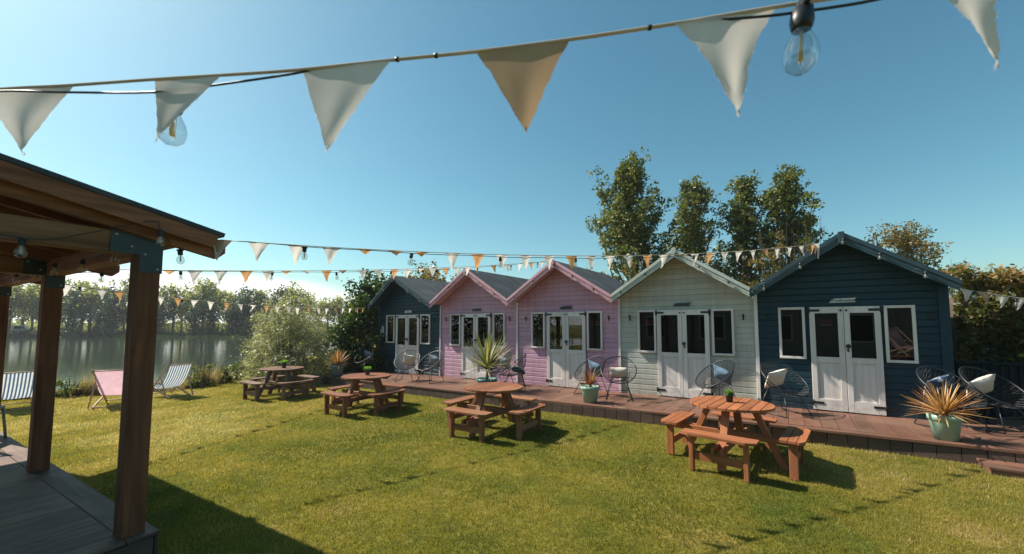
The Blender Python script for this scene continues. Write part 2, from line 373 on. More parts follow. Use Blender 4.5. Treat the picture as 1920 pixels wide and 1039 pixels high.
    def build(s, name, mats, parent=None):
        me = bpy.data.meshes.new(name); me.from_pydata(s.v, [], s.f); me.update()
        if not isinstance(mats, (list, tuple)): mats = [mats]
        for m in mats: me.materials.append(m)
        ul = me.uv_layers.new(name='UVMap'); flat = [c for f in s.uv for uv in f for c in uv]
        ul.data.foreach_set('uv', flat)
        me.polygons.foreach_set('material_index', s.m); me.polygons.foreach_set('use_smooth', s.sm)
        a = me.attributes.new('rnd', 'FLOAT', 'FACE'); a.data.foreach_set('value', s.r)
        o = bpy.data.objects.new(name, me); COL.objects.link(o)
        if parent: o.parent = parent
        return o
def npmesh(name, verts, nper, rnd, mat, parent=None, smooth=False):
    """verts (N*nper,3) faces of nper verts each"""
    verts = np.asarray(verts, np.float32).reshape(-1, 3); nf = len(verts) // nper
    me = bpy.data.meshes.new(name); me.vertices.add(len(verts)); me.vertices.foreach_set('co', verts.ravel())
    me.loops.add(nf * nper); me.loops.foreach_set('vertex_index', np.arange(nf * nper, dtype=np.int32))
    me.polygons.add(nf); me.polygons.foreach_set('loop_start', np.arange(0, nf * nper, nper, dtype=np.int32))
    me.update(calc_edges=True)
    a = me.attributes.new('rnd', 'FLOAT', 'FACE'); a.data.foreach_set('value', np.asarray(rnd, np.float32))
    me.materials.append(mat)
    o = bpy.data.objects.new(name, me); COL.objects.link(o)
    if parent: o.parent = parent
    return o
def leaves(name, C, size, mat, parent=None, rnd=None, asp=0.55, up=0.0, droop=0.0, rs=rng):
    C = np.asarray(C, float); n = len(C)
    d = rs.normal(size=(n, 3)); d[:, 2] = d[:, 2] * 0.7 - droop; d /= np.linalg.norm(d, axis=1)[:, None]
    e = rs.normal(size=(n, 3)); e -= (e * d).sum(1)[:, None] * d; e /= np.linalg.norm(e, axis=1)[:, None]
    sz = size * rs.uniform(0.6, 1.3, n)[:, None]
    V = np.stack([C - d * sz * .5, C + e * sz * asp * .5 + d * sz * .05, C + d * sz * .5, C - e * sz * asp * .5 + d * sz * .05], 1)
    if rnd is None: rnd = rs.uniform(0, 1, n)
    return npmesh(name, V, 4, rnd, mat, parent)
# ------------------------------------------------------------------ world & sun
SUN_AZ, SUN_EL = rad(-69), rad(45)
w = bpy.data.worlds.new('World'); SC.world = w; w.use_nodes = True; nt = w.node_tree
bg = nt.nodes['Background']; sky = N(nt, 'ShaderNodeTexSky'); sky.sky_type = 'NISHITA'; sky.sun_disc = False
sky.sun_elevation = SUN_EL; sky.sun_rotation = SUN_AZ % (2 * math.pi); sky.air_density = 1.0; sky.dust_density = 0.9; sky.ozone_density = 1.0
hs = N(nt, 'ShaderNodeHueSaturation'); hs.inputs['Hue'].default_value = 0.485; hs.inputs['Saturation'].default_value = 1.12
tint_ = mixc(nt, 1.0, sky.outputs[0], (0.84, 1.03, 0.97), 'MULTIPLY'); nt.links.new(tint_, hs.inputs['Color'])
tc = N(nt, 'ShaderNodeTexCoord').outputs['Generated']; sx = N(nt, 'ShaderNodeSeparateXYZ'); nt.links.new(tc, sx.inputs[0])
cl = noise(nt, tc, 3.0, 6, 0.6, (1, 1, 5))
hz = N(nt, 'ShaderNodeMapRange'); hz.inputs['From Min'].default_value = 0.15; hz.inputs['From Max'].default_value = 0.02; nt.links.new(sx.outputs[2], hz.inputs[0])
lf = N(nt, 'ShaderNodeMapRange'); lf.inputs['From Min'].default_value = -0.1; lf.inputs['From Max'].default_value = -0.5; nt.links.new(sx.outputs[0], lf.inputs[0])
ad = N(nt, 'ShaderNodeMath', operation='MULTIPLY'); nt.links.new(hz.outputs[0], ad.inputs[0]); nt.links.new(lf.outputs[0], ad.inputs[1])
cm = N(nt, 'ShaderNodeMath', operation='MULTIPLY_ADD'); nt.links.new(cl, cm.inputs[0]); cm.inputs[1].default_value = 0.9; cm.inputs[2].default_value = -0.45
c2 = N(nt, 'ShaderNodeMath', operation='ADD'); nt.links.new(cm.outputs[0], c2.inputs[0]); nt.links.new(ad.outputs[0], c2.inputs[1])
cmask = ramp(nt, c2.outputs[0], [(0.30, (0, 0, 0)), (0.62, (1, 1, 1))])
mk = N(nt, 'ShaderNodeMath', operation='MULTIPLY'); nt.links.new(cmask, mk.inputs[0]); nt.links.new(lf.outputs[0], mk.inputs[1])
skc = mixc(nt, mk.outputs[0], hs.outputs[0], (11.0, 11.2, 11.0))
nt.links.new(skc, bg.inputs[0]); bg.inputs[1].default_value = 0.078
sun = bpy.data.lights.new('sun', 'SUN'); sun.energy = 5.0; sun.angle = rad(0.55); sun.color = (1.0, 0.93, 0.82)
so = bpy.data.objects.new('sun', sun); COL.objects.link(so)
sd = Vector((math.cos(SUN_EL) * math.sin(SUN_AZ), math.cos(SUN_EL) * math.cos(SUN_AZ), math.sin(SUN_EL)))
so.rotation_euler = sd.to_track_quat('Z', 'Y').to_euler(); so.location = (-20, 10, 20)
SC.view_settings.view_transform = 'Standard'; SC.view_settings.look = 'None'; SC.view_settings.exposure = 0.78
SC.cycles.max_bounces = 7; SC.cycles.transparent_max_bounces = 12; SC.cycles.diffuse_bounces = 3; SC.cycles.glossy_bounces = 3
SC.cycles.use_denoising = True
# ------------------------------------------------------------------ ground & lake
LAKE = [(-13.8, 10.1), (-13.0, 10.5), (-12.2, 10.9), (-11.3, 11.3), (-9.9, 12.0), (-9.6, 13), (-10.1, 15.5), (-11, 18), (-12.5, 24), (-15, 40), (-16, 60), (-14, 78), (-108, 78), (-92, 50), (-70, 12), (-60, -20), (-58, -60)]
LP = np.array(LAKE)
def lake_sd(x, y):
    """signed distance, negative inside the lake; x,y numpy arrays"""
    x = np.asarray(x, float); y = np.asarray(y, float); d = np.full(x.shape, 1e9); ins = np.zeros(x.shape, bool)
    for i in range(len(LP)):
        a = LP[i]; b = LP[(i + 1) % len(LP)]; ab = b - a
        t = np.clip(((x - a[0]) * ab[0] + (y - a[1]) * ab[1]) / (ab @ ab), 0, 1)
        d = np.minimum(d, np.hypot(x - a[0] - t * ab[0], y - a[1] - t * ab[1]))
        c = (a[1] > y) != (b[1] > y)
        with np.errstate(divide='ignore', invalid='ignore'):
            xi = (b[0] - a[0]) * (y - a[1]) / (b[1] - a[1] if b[1] != a[1] else 1e-9) + a[0]
        ins ^= c & (x < xi)
    return np.where(ins, -d, d)
def gz(x, y):
    x = np.asarray(x, float); y = np.asarray(y, float)
    u = x * RV.x + y * RV.y; base = 0.011 * np.clip(u, -14, 6)
    nn = x * NV.x + y * NV.y; t = np.clip((nn - 5.4) / 1.8, 0, 1); base = base + 0.05 * t * t * (3 - 2 * t) * np.clip((u + 13) / 2, 0, 1)
    far = np.clip((np.hypot(x, y) - 40) / 20, 0, 1); base = base * (1 - far) + (-0.35) * far
    s = np.clip(-lake_sd(x, y) / 0.9 + 0.15, 0, 1); s = s * s * (3 - 2 * s)
    return base * (1 - s) + (-2.0) * s
nA = 540; rad_ = [0.0] + list(np.geomspace(1.0, 30, 130)) + list(np.geomspace(31.5, 70, 18)) + list(np.geomspace(71, 110, 40)) + list(np.geomspace(120, 700, 12))
ang = np.linspace(0, 2 * np.pi, nA, endpoint=False)
rr, aa = np.meshgrid(np.array(rad_[1:]), ang, indexing='ij'); gx = rr * np.cos(aa); gy = rr * np.sin(aa); gzv = gz(gx, gy)
gv = np.concatenate([[[0, 0, float(gz(0, 0))]], np.stack([gx, gy, gzv], -1).reshape(-1, 3)])
gf = [(0, 1 + j, 1 + (j + 1) % nA) for j in range(nA)]
for i in range(len(rad_) - 2):
    b0 = 1 + i * nA; b1 = b0 + nA
    gf += [(b0 + j, b1 + j, b1 + (j + 1) % nA, b0 + (j + 1) % nA) for j in range(nA)]
me = bpy.data.meshes.new('ground'); me.from_pydata(gv.tolist(), [], gf); me.update(); me.polygons.foreach_set('use_smooth', [True] * len(gf))
m, nt, b = nmat('lawn_soil'); tc = N(nt, 'ShaderNodeTexCoord').outputs['Object']
n1 = noise(nt, tc, 0.9, 5, 0.6); n2 = noise(nt, tc, 9, 5, 0.7)
c_a = ramp(nt, n1, [(0.35, (0.10, 0.12, 0.02)), (0.55, (0.19, 0.17, 0.03)), (0.7, (0.27, 0.20, 0.06))])
c_b = ramp(nt, n2, [(0.3, (0.5, 0.52, 0.45)), (0.65, (1.15, 1.1, 1.05))])
nt.links.new(mixc(nt, 1.0, c_a, c_b, 'MULTIPLY'), b.inputs['Base Color']); b.inputs['Roughness'].default_value = 0.95
b.inputs['Specular IOR Level'].default_value = 0.1; bump(nt, b, noise(nt, tc, 45, 4, 0.7), 0.8, 0.03)
me.materials.append(m); go = bpy.data.objects.new('ground', me); COL.objects.link(go); tag(go, kind='structure')
# lake
mb = MB(); mb.poly([(-400, -120, -.8), (10, -120, -.8), (10, 95, -.8), (-400, 95, -.8)])
m, nt, b = nmat('lake_water'); tc = N(nt, 'ShaderNodeTexCoord').outputs['Object']
b.inputs['Base Color'].default_value = (0.035, 0.05, 0.03, 1); b.inputs['Roughness'].default_value = 0.03; b.inputs['IOR'].default_value = 1.33
b.inputs['Specular IOR Level'].default_value = 0.8
bump(nt, b, noise(nt, tc, 1.0, 4, 0.6, (1.6, 4.5, 1)), 0.12, 0.05); m_w = m
o = mb.build('lake', m, None); tag(o, kind='structure')
# ------------------------------------------------------------------ lawn grass blades
def in_deck(x, y):
    u = x * RV.x + y * RV.y; n = x * NV.x + y * NV.y
    hut = (n > DF(u) - 0.01) & (u > -12.45)
    b_ = (x - P1.x) * BV.x + (y - P1.y) * BV.y; a_ = (x - P1.x) * AV.x + (y - P1.y) * AV.y
    pav = (b_ < 0.14) & (a_ > -0.12)
    step = (u > 1.79) & (n > 6.98)
    return hut | pav | step
def grass():
    N0 = 800000
    Y = 2.0 + (16.5 - 2.0) * rng.power(1.0, N0) ** 1.35
    X = rng.uniform(-1.34, 1.34, N0) * (Y + .3)
    sdv = lake_sd(X, Y); keep = (~in_deck(X, Y)) & (sdv > 0.05) & (X < 9)
    X, Y = X[keep], Y[keep]; n = len(X); Z = gz(X, Y)
    def vn(sc, seed, k=9):
        q = np.random.default_rng(seed); v = np.zeros(n)
        for _ in range(k):
            a_ = q.uniform(0, 2 * np.pi); f_ = sc * q.uniform(.6, 1.6); v += np.sin((X * np.cos(a_) + Y * np.sin(a_)) * f_ + q.uniform(0, 6.28) + .8 * np.sin(X * f_ * .7 + Y * f_ * .4 + q.uniform(0, 6)))
        return v / math.sqrt(k / 2)
    big, med, fin = vn(.9, 1), vn(3.2, 2), vn(9.0, 3)
    patch = np.clip(.38 * big + .36 * med + .30 * fin, -1.6, 1.6)
    gold = np.clip((-X - 1.5) / 4, 0, 1) * .32 + np.clip((X - 2.2) / 2.5, 0, 1) * .18 - np.clip(1 - np.abs(X + .2) / 3.0, 0, 1) * np.clip((6 - Y) / 3, 0, 1) * .16
    h = rng.uniform(0.012, 0.032, n) * (1 + 0.3 * fin * .5) * (1 + 0.02 * Y); wd = rng.uniform(0.0012, 0.0026, n) * (0.6 + 0.26 * Y)
    az = rng.uniform(0, 2 * np.pi, n); lean = rng.uniform(0.1, 0.9, n)
    dx, dy = np.cos(az), np.sin(az)
    ba = rng.uniform(0, 2 * np.pi, n); bx, by = np.cos(ba), np.sin(ba)
    V = np.stack([np.stack([X - bx * wd, Y - by * wd, Z - .004], 1), np.stack([X + bx * wd, Y + by * wd, Z - .004], 1),
                  np.stack([X + dx * h * lean, Y + dy * h * lean, Z + h], 1)], 1)
    r = np.clip(0.38 + 0.24 * patch + gold + rng.normal(0, 0.13, n), 0, 1); r[(rng.uniform(size=n) < 0.02)] = 1.0
    m = m_leaf('grass_blade', [(0, (0.06, 0.08, 0.010)), (0.35, (0.165, 0.17, 0.024)), (0.62, (0.31, 0.25, 0.05)), (0.85, (0.46, 0.34, 0.13)), (1, (0.52, 0.43, 0.24))], 0.5, 0.6, 0.2, 1.2)
    o = npmesh('grass', V, 3, r, m); tag(o, 'short mown yellow green lawn grass', 'grass', kind='stuff')
grass()

# ------------------------------------------------------------------ beach huts
def strips(mb, xr, z0, z1, holes, prof_h=0.115, y0=0.0, slope=None, mi=0):
    """shiplap boards on the plane y=y0 facing -y; xr(z)->(xl,xr); holes: list of (xl,xr,zl,zh)"""
    zs = set([z0, z1]); k = 0
    zb = z0
    while zb < z1:
        for p in (0.0, 0.10, 0.86, 0.985): zs.add(round(zb + p * prof_h, 4))
        zb += prof_h
    for h in holes: zs.add(h[2]); zs.add(h[3])
    if slope: zs.add(slope)
    zs = sorted(z for z in zs if z0 - 1e-6 <= z <= z1 + 1e-6)
    rnds = {}
    def off(z, lo):
        p = ((z - z0) / prof_h) % 1.0
        if lo and p > 0.9999: p = 0
        if not lo and p < 0.0001: p = 1.0
        return -0.012 * float(np.interp(p, [0, 0.10, 0.86, 0.985, 1.0], [0.75, 1.0, 0.95, 0.05, 0.0]))
    for za, zb in zip(zs[:-1], zs[1:]):
        if zb - za < 1e-4: continue
        bi = int(((za + zb) / 2 - z0) / prof_h); r = rnds.setdefault(bi, (random.random(), random.random() * 40))
        la, ra = xr(za); lb, rb = xr(zb); zm = (za + zb) / 2
        ivs = [(la, ra, lb, rb)]
        for h in holes:
            if h[2] < zm < h[3]:
                nv = []
                for (a, b_, c, d) in ivs:
                    if h[0] > a and h[1] < b_: nv += [(a, h[0], c, h[0]), (h[1], b_, h[1], d)]
                    else: nv.append((a, b_, c, d))
                ivs = nv
        ya, yb = y0 + off(za, True), y0 + off(zb, False)
        for (a, b_, c, d) in ivs:
            if b_ - a < 1e-3: continue
            mb.poly([(a, ya, za), (b_, ya, za), (d, yb, zb), (c, yb, zb)], [(a, za + r[1]), (b_, za + r[1]), (d, zb + r[1]), (c, zb + r[1])], r[0], mi)
def lerp(a, b, t): return a + (b - a) * t
def text(name, body, size, mat, loc, rot, parent, ext=0.001, shear=0.0):
    cu = bpy.data.curves.new(name, 'FONT'); cu.body = body; cu.size = size; cu.extrude = ext; cu.align_x = 'CENTER'; cu.align_y = 'CENTER'; cu.shear = shear
    cu.materials.append(mat); cu.offset = 0.0006
    t_ = bpy.data.objects.new(name, cu); COL.objects.link(t_); dg = bpy.context.evaluated_depsgraph_get()
    me = bpy.data.meshes.new_from_object(t_.evaluated_get(dg)); bpy.data.objects.remove(t_); me.name = name
    o = bpy.data.objects.new(name, me); COL.objects.link(o); o.parent = parent; o.location = loc; o.rotation_euler = rot; return o
FX = rad(90)
def window(root, x0, x1, z0, z1, tint=0):
    f = MB(); t = 0.042; y = -0.032
    f.box(((x0 + x1) / 2, y, z1 - t / 2), (x1 - x0, 0.05, t), bev=0.004); f.box(((x0 + x1) / 2, y - 0.004, z0 + t / 2), (x1 - x0, 0.062, t), bev=0.004)
    for x in (x0 + t / 2, x1 - t / 2): f.box((x, y, (z0 + z1) / 2), (t, 0.05, z1 - z0 - 2 * t), bev=0.004)
    fo = f.build('window', M['white'], root)
    g = MB(); g.box(((x0 + x1) / 2, -0.022, (z0 + z1) / 2), (x1 - x0 - 2 * t + .006, 0.006, z1 - z0 - 2 * t + .006)); g.build('window_pane', M['glass'], fo)
    return fo
def hinge(parent, x, z, s):
    h = MB(); h.box((x + s * 0.075, -0.071, z), (0.15, 0.006, 0.042), bev=0.002); h.box((x - s * 0.018, -0.063, z), (0.03, 0.006, 0.10), bev=0.002); h.tube([(x, -0.072, z - .05), (x, -0.072, z + .05)], 0.008, 8)
    h.build('hinge', M['black'], parent)
def door(root, x0, x1, z0, z1, side, gz0, gz1):
    d = MB(); st = 0.085 if (x1 - x0) > .5 else 0.078; y = -0.045; th = 0.044; xm = (x0 + x1) / 2
    for x in (x0 + st / 2, x1 - st / 2): d.box((x, y, (z0 + z1) / 2), (st, th, z1 - z0), bev=0.004)
    wi = x1 - x0 - 2 * st
    d.box((xm, y, (z1 + gz1) / 2), (wi, th - .002, z1 - gz1), ax=0); d.box((xm, y, gz0 - 0.04), (wi, th - .002, 0.08), ax=0)
    d.box((xm, y, z0 + 0.09), (wi, th - .002, 0.18), ax=0)
    pz0, pz1 = z0 + 0.18, gz0 - 0.08
    d.box((xm, y + 0.008, (pz0 + pz1) / 2), (wi, 0.016, pz1 - pz0), ax=2)
    for (xa, xb, za, zb) in ((x0 + st, x0 + st + .014, pz0, pz1), (x1 - st - .014, x1 - st, pz0, pz1)): d.box(((xa + xb) / 2, y - .006, (za + zb) / 2), (xb - xa, .02, zb - za))
    for za in (pz0, pz1 - .014): d.box((xm, y - .007, za + .007), (wi - .028, .02, .014))
    do = d.build('door', M['white'], root)
    g = MB(); g.box((xm, y, (gz0 + gz1) / 2), (wi + .004, 0.006, gz1 - gz0 + .004)); g.build('door_pane', M['glass'], do)
    hx = x0 if side < 0 else x1
    for z in (z1 - 0.06, z0 + 0.12): hinge(do, hx, z, 1 if side < 0 else -1)
    k = MB(); xe = (x1 - 0.035) if side < 0 else (x0 + 0.035); kz = z1 - 0.065
    k.lathe([(0, -.012), (.016, -.012), (.018, 0), (.0, 0)], (xe, y - th / 2, kz), 12, R=Euler((FX, 0, 0)).to_matrix() @ Matrix.Scale(-1, 3, (0, 0, 1)))
    k.build('bolt_cap', M['black'], do)
    if side > 0:
        h = MB(); hz = gz0 + 0.2; R = Euler((FX, 0, 0)).to_matrix()
        h.lathe([(.0, 0), (.026, 0.002), (.03, .01), (.012, .02), (.012, .045), (.03, .05), (.036, .066), (.026, .08), (0, .084)], (x0 + .035, y - th / 2, hz), 14, R=R)
        h.box((x0 + .035, y - th / 2 - .003, hz - .07), (.026, .006, .06), bev=.002); h.tube([(x0 + .035, y - th / 2 - .01, hz - .05), (x0 + .01, y - th / 2 - .03, hz - .055)], .006, 6)
        h.build('handle', M['black'], do)
def text_sign(root, x, z, body, light):
    s = MB(); wd, hh = 0.36, 0.082
    poly = [(-wd / 2, -hh * .5), (wd / 2, -hh * .42), (wd / 2 - .03, -.002), (wd / 2 + .01, hh * .5), (-wd / 2 + .07, hh * .42), (-wd / 2 + .02, hh * .1)]
    s.prism(poly, 0.022, 0.034, T=lambda a, b_, c: Vector((x + a, -c, z + b_)))
    so_ = s.build('name_sign', M['signwood'] if light else M['signdark'], root)
    text('sign_lettering', body, 0.062, M['ink'] if light else M['black'], (x - .005, -0.0352, z - .002), (FX, 0, 0), so_, 0.0008, 0.25)
def hut(uL, uR, ur, zr, wall, trim, doors, wins, label, body, light, key):
    uc = (uL + uR) / 2; W = uR - uL; h = W / 2; zb = deck_z(uc) - 0.0; OV = 0.45; DEP = 2.9
    root = empty('beach_hut', hp(uc, 9.0, 0), -AN, label, 'beach hut', 'row of painted beach huts on the deck')
    rx = ur - uc; T = h + 0.02 if key != 5 else h + 0.04; zt = 2.42; TL, TR = -T, T
    def ztop(x):  # top of the roof
        return zr + (zt - zr) * ((x - rx) / (TL - rx) if x < rx else (x - rx) / (TR - rx))
    und = 0.055
    def xr(z):
        f = lambda e: e if z <= ztop(e) - und else None
        zl, zrr = ztop(-h) - und, ztop(h) - und
        xl = -h if z <= zl else rx + (TL - rx) * (z + und - zr) / (zt - zr)
        xR = h if z <= zrr else rx + (TR - rx) * (z + und - zr) / (zt - zr)
        return (min(xl, rx), max(xR, rx))
    rel = lambda q: (q[0] - uc, q[1] - uc)
    dl, dr = rel(doors); wz0 = 1.14 if key < 3 else 1.165; wl = [rel(q) for q in wins]
    holes = [(dl, dr, zb + .015, 2.10)] + [(a + .01, b_ - .01, wz0 + .01, 2.09) for a, b_ in wl]
    mb = MB()
    strips(mb, xr, zb - .02, zr - und - .001, holes, slope=round(ztop(h) - und, 4))
    # returns of the openings, side and back walls, floor
    for (a, b_, c, d) in holes:
        for q in ([(a, -.015, c), (a, .06, c), (a, .06, d), (a, -.015, d)], [(b_, -.015, c), (b_, -.015, d), (b_, .06, d), (b_, .06, c)], [(a, -.015, d), (a, .06, d), (b_, .06, d), (b_, -.015, d)], [(a, -.015, c), (b_, -.015, c), (b_, .06, c), (a, .06, c)]): mb.poly(q)
    zs = ztop(h) - und
    for s_ in (-1, 1):
        mb.box((s_ * (h - .012), DEP / 2, (zb + zs) / 2), (0.02, DEP, zs - zb), ax=1)
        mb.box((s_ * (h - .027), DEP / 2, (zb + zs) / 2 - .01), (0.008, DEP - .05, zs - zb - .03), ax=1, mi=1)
    mb.prism([(-h, zb), (h, zb), (h, zs), (rx, zr - und), (-h, zs)], DEP - .02, DEP, T=lambda a, b_, c: Vector((a, c, b_)))
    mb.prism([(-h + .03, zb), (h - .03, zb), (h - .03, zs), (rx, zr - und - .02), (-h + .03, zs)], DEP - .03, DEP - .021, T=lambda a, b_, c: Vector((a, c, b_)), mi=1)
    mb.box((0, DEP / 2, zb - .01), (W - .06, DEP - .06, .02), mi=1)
    # inner lining of the front so that no light leaks through the cladding
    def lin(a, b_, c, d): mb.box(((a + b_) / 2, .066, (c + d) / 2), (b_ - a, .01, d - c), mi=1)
    xs = sorted(holes); px_ = -h + .03
    for (a, b_, c, d) in xs:
        if a - px_ > .002: lin(px_, a, zb, 2.09)
        if c > zb + .1: lin(a, b_, zb, c)
        px_ = b_
    lin(px_, h - .03, zb, 2.09); mb.prism([(-h + .03, 2.091), (h - .03, 2.091), (h - .03, zs), (rx, zr - und - .02), (-h + .03, zs)], .061, .071, T=lambda a, b_, c: Vector((a, c, b_)), mi=1)
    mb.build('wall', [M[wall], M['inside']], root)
    # roof
    rf = MB(); th = 0.028
    for s_, TT in ((-1, TL), (1, TR)):
        d2 = Vector((TT - rx, 0, zt - zr)); L = d2.length; dn = d2.normalized(); up = Vector((-dn.z * s_, 0, abs(dn.x)))
        if up.z < 0: up = -up
        nseg = 3
        for layer, t0, t1, mi in ((0, -th, -.004, 1), (1, -.0035, .006, 0)):
            A = Vector((rx, 0, zr)); B = Vector((TT, 0, zt))
            y0, y1 = -OV + (.0 if layer == 0 else -.012), DEP + .25
            p = [A + up * t0, B + up * t0, B + up * t1, A + up * t1]
            P = [Vector((q.x, y, q.z)) for y in (y0, y1) for q in p]
            for q in ((0, 1, 2, 3), (7, 6, 5, 4), (0, 4, 5, 1), (3, 2, 6, 7), (1, 5, 6, 2), (0, 3, 7, 4)):
                rf.poly([P[i] for i in q], [(P[i].y, (P[i] - A).length) for i in q], .5, mi)
        for yy in (0.55, 1.55, 2.45):  # felt laps
            rf.bar(Vector((rx, yy, zr)) + up * .009, Vector((TT, yy, zt)) + up * .009, .02, .006, mi=0)
    rf.build('roof', [M['bitumen'], M[trim]], root)
    # barge boards
    for s_, TT in ((-1, TL), (1, TR)):
        bb = MB(); A = Vector((rx, 0, zr)); B = Vector((TT, 0, zt)); dv = .165
        pl = [(A.x, A.z + .012), (A.x, A.z - dv), (B.x, B.z - dv + .01), (B.x, B.z + .012)]
        if s_ > 0: pl = pl[::-1]
        bb.prism([(p[0], p[1]) for p in pl], OV + .012, OV + .034, T=lambda a, b_, c: Vector((a, -c, b_)))
        pl2 = [(A.x, A.z + .02), (A.x, A.z - .05), (B.x, B.z - .05), (B.x, B.z + .02)]
        if s_ > 0: pl2 = pl2[::-1]
        bb.prism(pl2, OV + .035, OV + .05, T=lambda a, b_, c: Vector((a, -c, b_)))
        bb.build('barge_board', M[trim], root)
    f = MB(); f.box((rx, -OV - .055, zr - .075), (.085, .02, .19), bev=.004); f.build('finial_block', M[trim], root)
    # doors and windows
    xm = (dl + dr) / 2
    for s_, a, b_ in ((-1, dl + .004, xm - .003), (1, xm + .003, dr - .004)): door(root, a, b_, zb + .02, 2.095, s_, zb + 0.94 if key > 2 else zb + .94, 1.985)
    for a, b_ in wl: window(root, a, b_, wz0, 2.10)
    text_sign(root, xm, 2.205, body, light)
    for s_, x in ((-1, wl[0][0] - .18), (1, wl[1][1] + .16)):
        k = MB(); k.box((x, -.024, 1.93), (.03, .012, .12), bev=.003); k.tube([(x, -.03, 1.96), (x, -.08, 1.955), (x, -.095, 1.99)], .008, 6); k.tube([(x, -.03, 1.90), (x + .0, -.055, 1.885), (x, -.06, 1.91)], .006, 6)
        k.build('wall_hook', M['black'], root)
    return root, dict(uc=uc, h=h, zb=zb, zr=zr, rx=rx, T=T, zt=zt, zs=zs)
HUTS = [
 (-12.1, -9.045, -10.8, 3.40, 'navy', 'navytrim', (-11.13, -9.97), [(-11.66, -11.22), (-9.92, -9.48)], 'teal navy beach hut at the far left end of the row beside the bushes', 'Tern', True, 1),
 (-9.035, -6.135, -7.6, 3.37, 'pink', 'pinktrim', (-8.11, -7.01), [(-8.59, -8.17), (-6.93, -6.52)], 'pink beach hut next to the far teal hut, white drawing in its right window', 'Seaside', False, 2),
 (-6.125, -3.285, -4.74, 3.35, 'pink', 'pinktrim', (-5.17, -4.09), [(-5.65, -5.24), (-4.06, -3.67)], 'pink beach hut in the middle of the row, beside the pale mint hut', 'Sandcastle', False, 3),
 (-3.275, -0.585, -1.92, 3.325, 'mint', 'minttrim', (-2.41, -1.37), [(-2.83, -2.43), (-1.33, -0.93)], 'pale mint green beach hut between the pink and the near teal navy hut', 'Buccaneer', False, 4),
 (-0.575, 2.02, 0.73, 3.31, 'navy', 'navytrim', (0.26, 1.22), [(-0.2, 0.2), (1.26, 1.635)], 'teal navy beach hut nearest the camera at the right end of the row', 'Windbreaker', True, 5)]
HR = []
for hh in HUTS: HR.append(hut(*hh))
def batten(i, x, mat, wd=.05, z1=None):
    root, g = HR[i]; b_ = MB(); zt = z1 or g['zs'] + .0; b_.box((x, -.034, (g['zb'] + zt) / 2), (wd, .03, zt - g['zb']), bev=.004); b_.build('corner_trim', M[mat], root)
batten(0, -HR[0][1]['h'] + .03, 'navytrim', .06); batten(1, -HR[1][1]['h'] + .02, 'white'); batten(2, -HR[2][1]['h'] + .02, 'white'); batten(3, -HR[3][1]['h'] + .02, 'white')
batten(4, -HR[4][1]['h'] + .02, 'white', .06); batten(4, HR[4][1]['h'] - .06, 'navy', .12)
# white line drawing inside hut 2's right window
root, g = HR[1]; dm = MB(); cx_, cz_ = -6.725 - g['uc'] + .02, 1.72
for k in range(7):
    t = k / 7 * 2 * math.pi; c0 = (cx_ + .07 * math.cos(t), cz_ + .11 * math.sin(t))
    dm.tube([(c0[0] + .045 * math.cos(q * .628), -.028, c0[1] + .05 * math.sin(q * .628)) for q in range(10)], .004, 4, closed=True)
dm.tube([(cx_ - .1, -.028, cz_ + .2), (cx_ - .03, -.028, cz_ + .1), (cx_ + .1, -.028, cz_ + .13)], .004, 4); dm.tube([(cx_ - .05, -.028, cz_ - .2), (cx_, -.028, cz_ - .1), (cx_ + .12, -.028, cz_ - .12)], .004, 4)
dm.build('window_drawing', M['fl_white'], root)
# notices on hut 1
root, g = HR[0]; x = -11.9 - g['uc']
for (dx, dz, ww, hh_, mt) in ((.0, 1.47, .2, .25, 'signwood'), (.03, 1.66, .12, .1, 'signwood')):
    s_ = MB(); s_.box((x + dx, -.03, dz), (ww, .012, hh_), bev=.002)
    for q in range(4): s_.box((x + dx, -.0375, dz + hh_ * (.3 - .2 * q)), (ww * .8, .003, hh_ * .06), mi=1 + (q % 2))
    s_.build('notice', [M[mt], M['ink'], M['redpaint']], root)
# red lit-looking panels hanging inside
for i, x in ((2, -4.35), (2, -3.88), (3, -2.62), (4, .5)):
    root, g = HR[i]; s_ = MB(); s_.box((x - g['uc'], .12, 1.83), (.17, .02, .09)); s_.box((x - g['uc'], .11, 1.775), (.18, .01, .012), mi=1)
    s_.build('window_panel', [M['redpaint'], M['white']], root)
# ------------------------------------------------------------------ hut deck
def dmap(dz): return lambda u, n, z: hp(u, n, deck_z(u) + z + dz)
dk = empty('timber_deck', hp(-5, 8, 0), 0, 'long low red brown timber deck running in front of the beach huts', 'deck')
Rinv = dk.matrix_world
def dchild(mb, name, mat):
    o = mb.build(name, mat, None); o.parent = dk; o.location = -dk.location; return o
mb = MB(); u = -12.4; wb = 0.205
while u < 5.2:
    n0 = float(DF(u)) + .135; splits = [n0]
    cut = n0 + random.uniform(.5, 1.3); n1 = 9.04 if u < 2.0 else 11
    splits += [cut, n1]
    for a, b_ in zip(splits[:-1], splits[1:]):
        mb.prism([(u + .003, a + .003), (u + wb - .003, a + .003), (u + wb - .003, b_), (u + .003, b_)], -.025, random.uniform(-.0015, .001), T=dmap(0), uvl=1)
    u += wb
dchild(mb, 'deck_boards', M['deck'])
mb = MB(); u = -12.42
while u < 5.2:
    L = 3.6; u2 = min(u + L, 5.2)
    mb.prism([(u + .002, float(DF(u)) - .012), (u2 - .002, float(DF(u2)) - .012), (u2 - .002, float(DF(u2)) + .13), (u + .002, float(DF(u)) + .13)], -.028, .003, T=dmap(0)); u = u2
dchild(mb, 'nosing', M['deck'])
mb = MB(); u = -12.40
while u < 5.2:
    a, b_ = u + .004, u + .215
    mb.prism([(a, float(DF(a))), (b_, float(DF(b_))), (b_, float(DF(b_)) + .02), (a, float(DF(a)) + .02)], -.30, -.029, T=dmap(random.uniform(-.001, .0)), uvl=0); u += .22
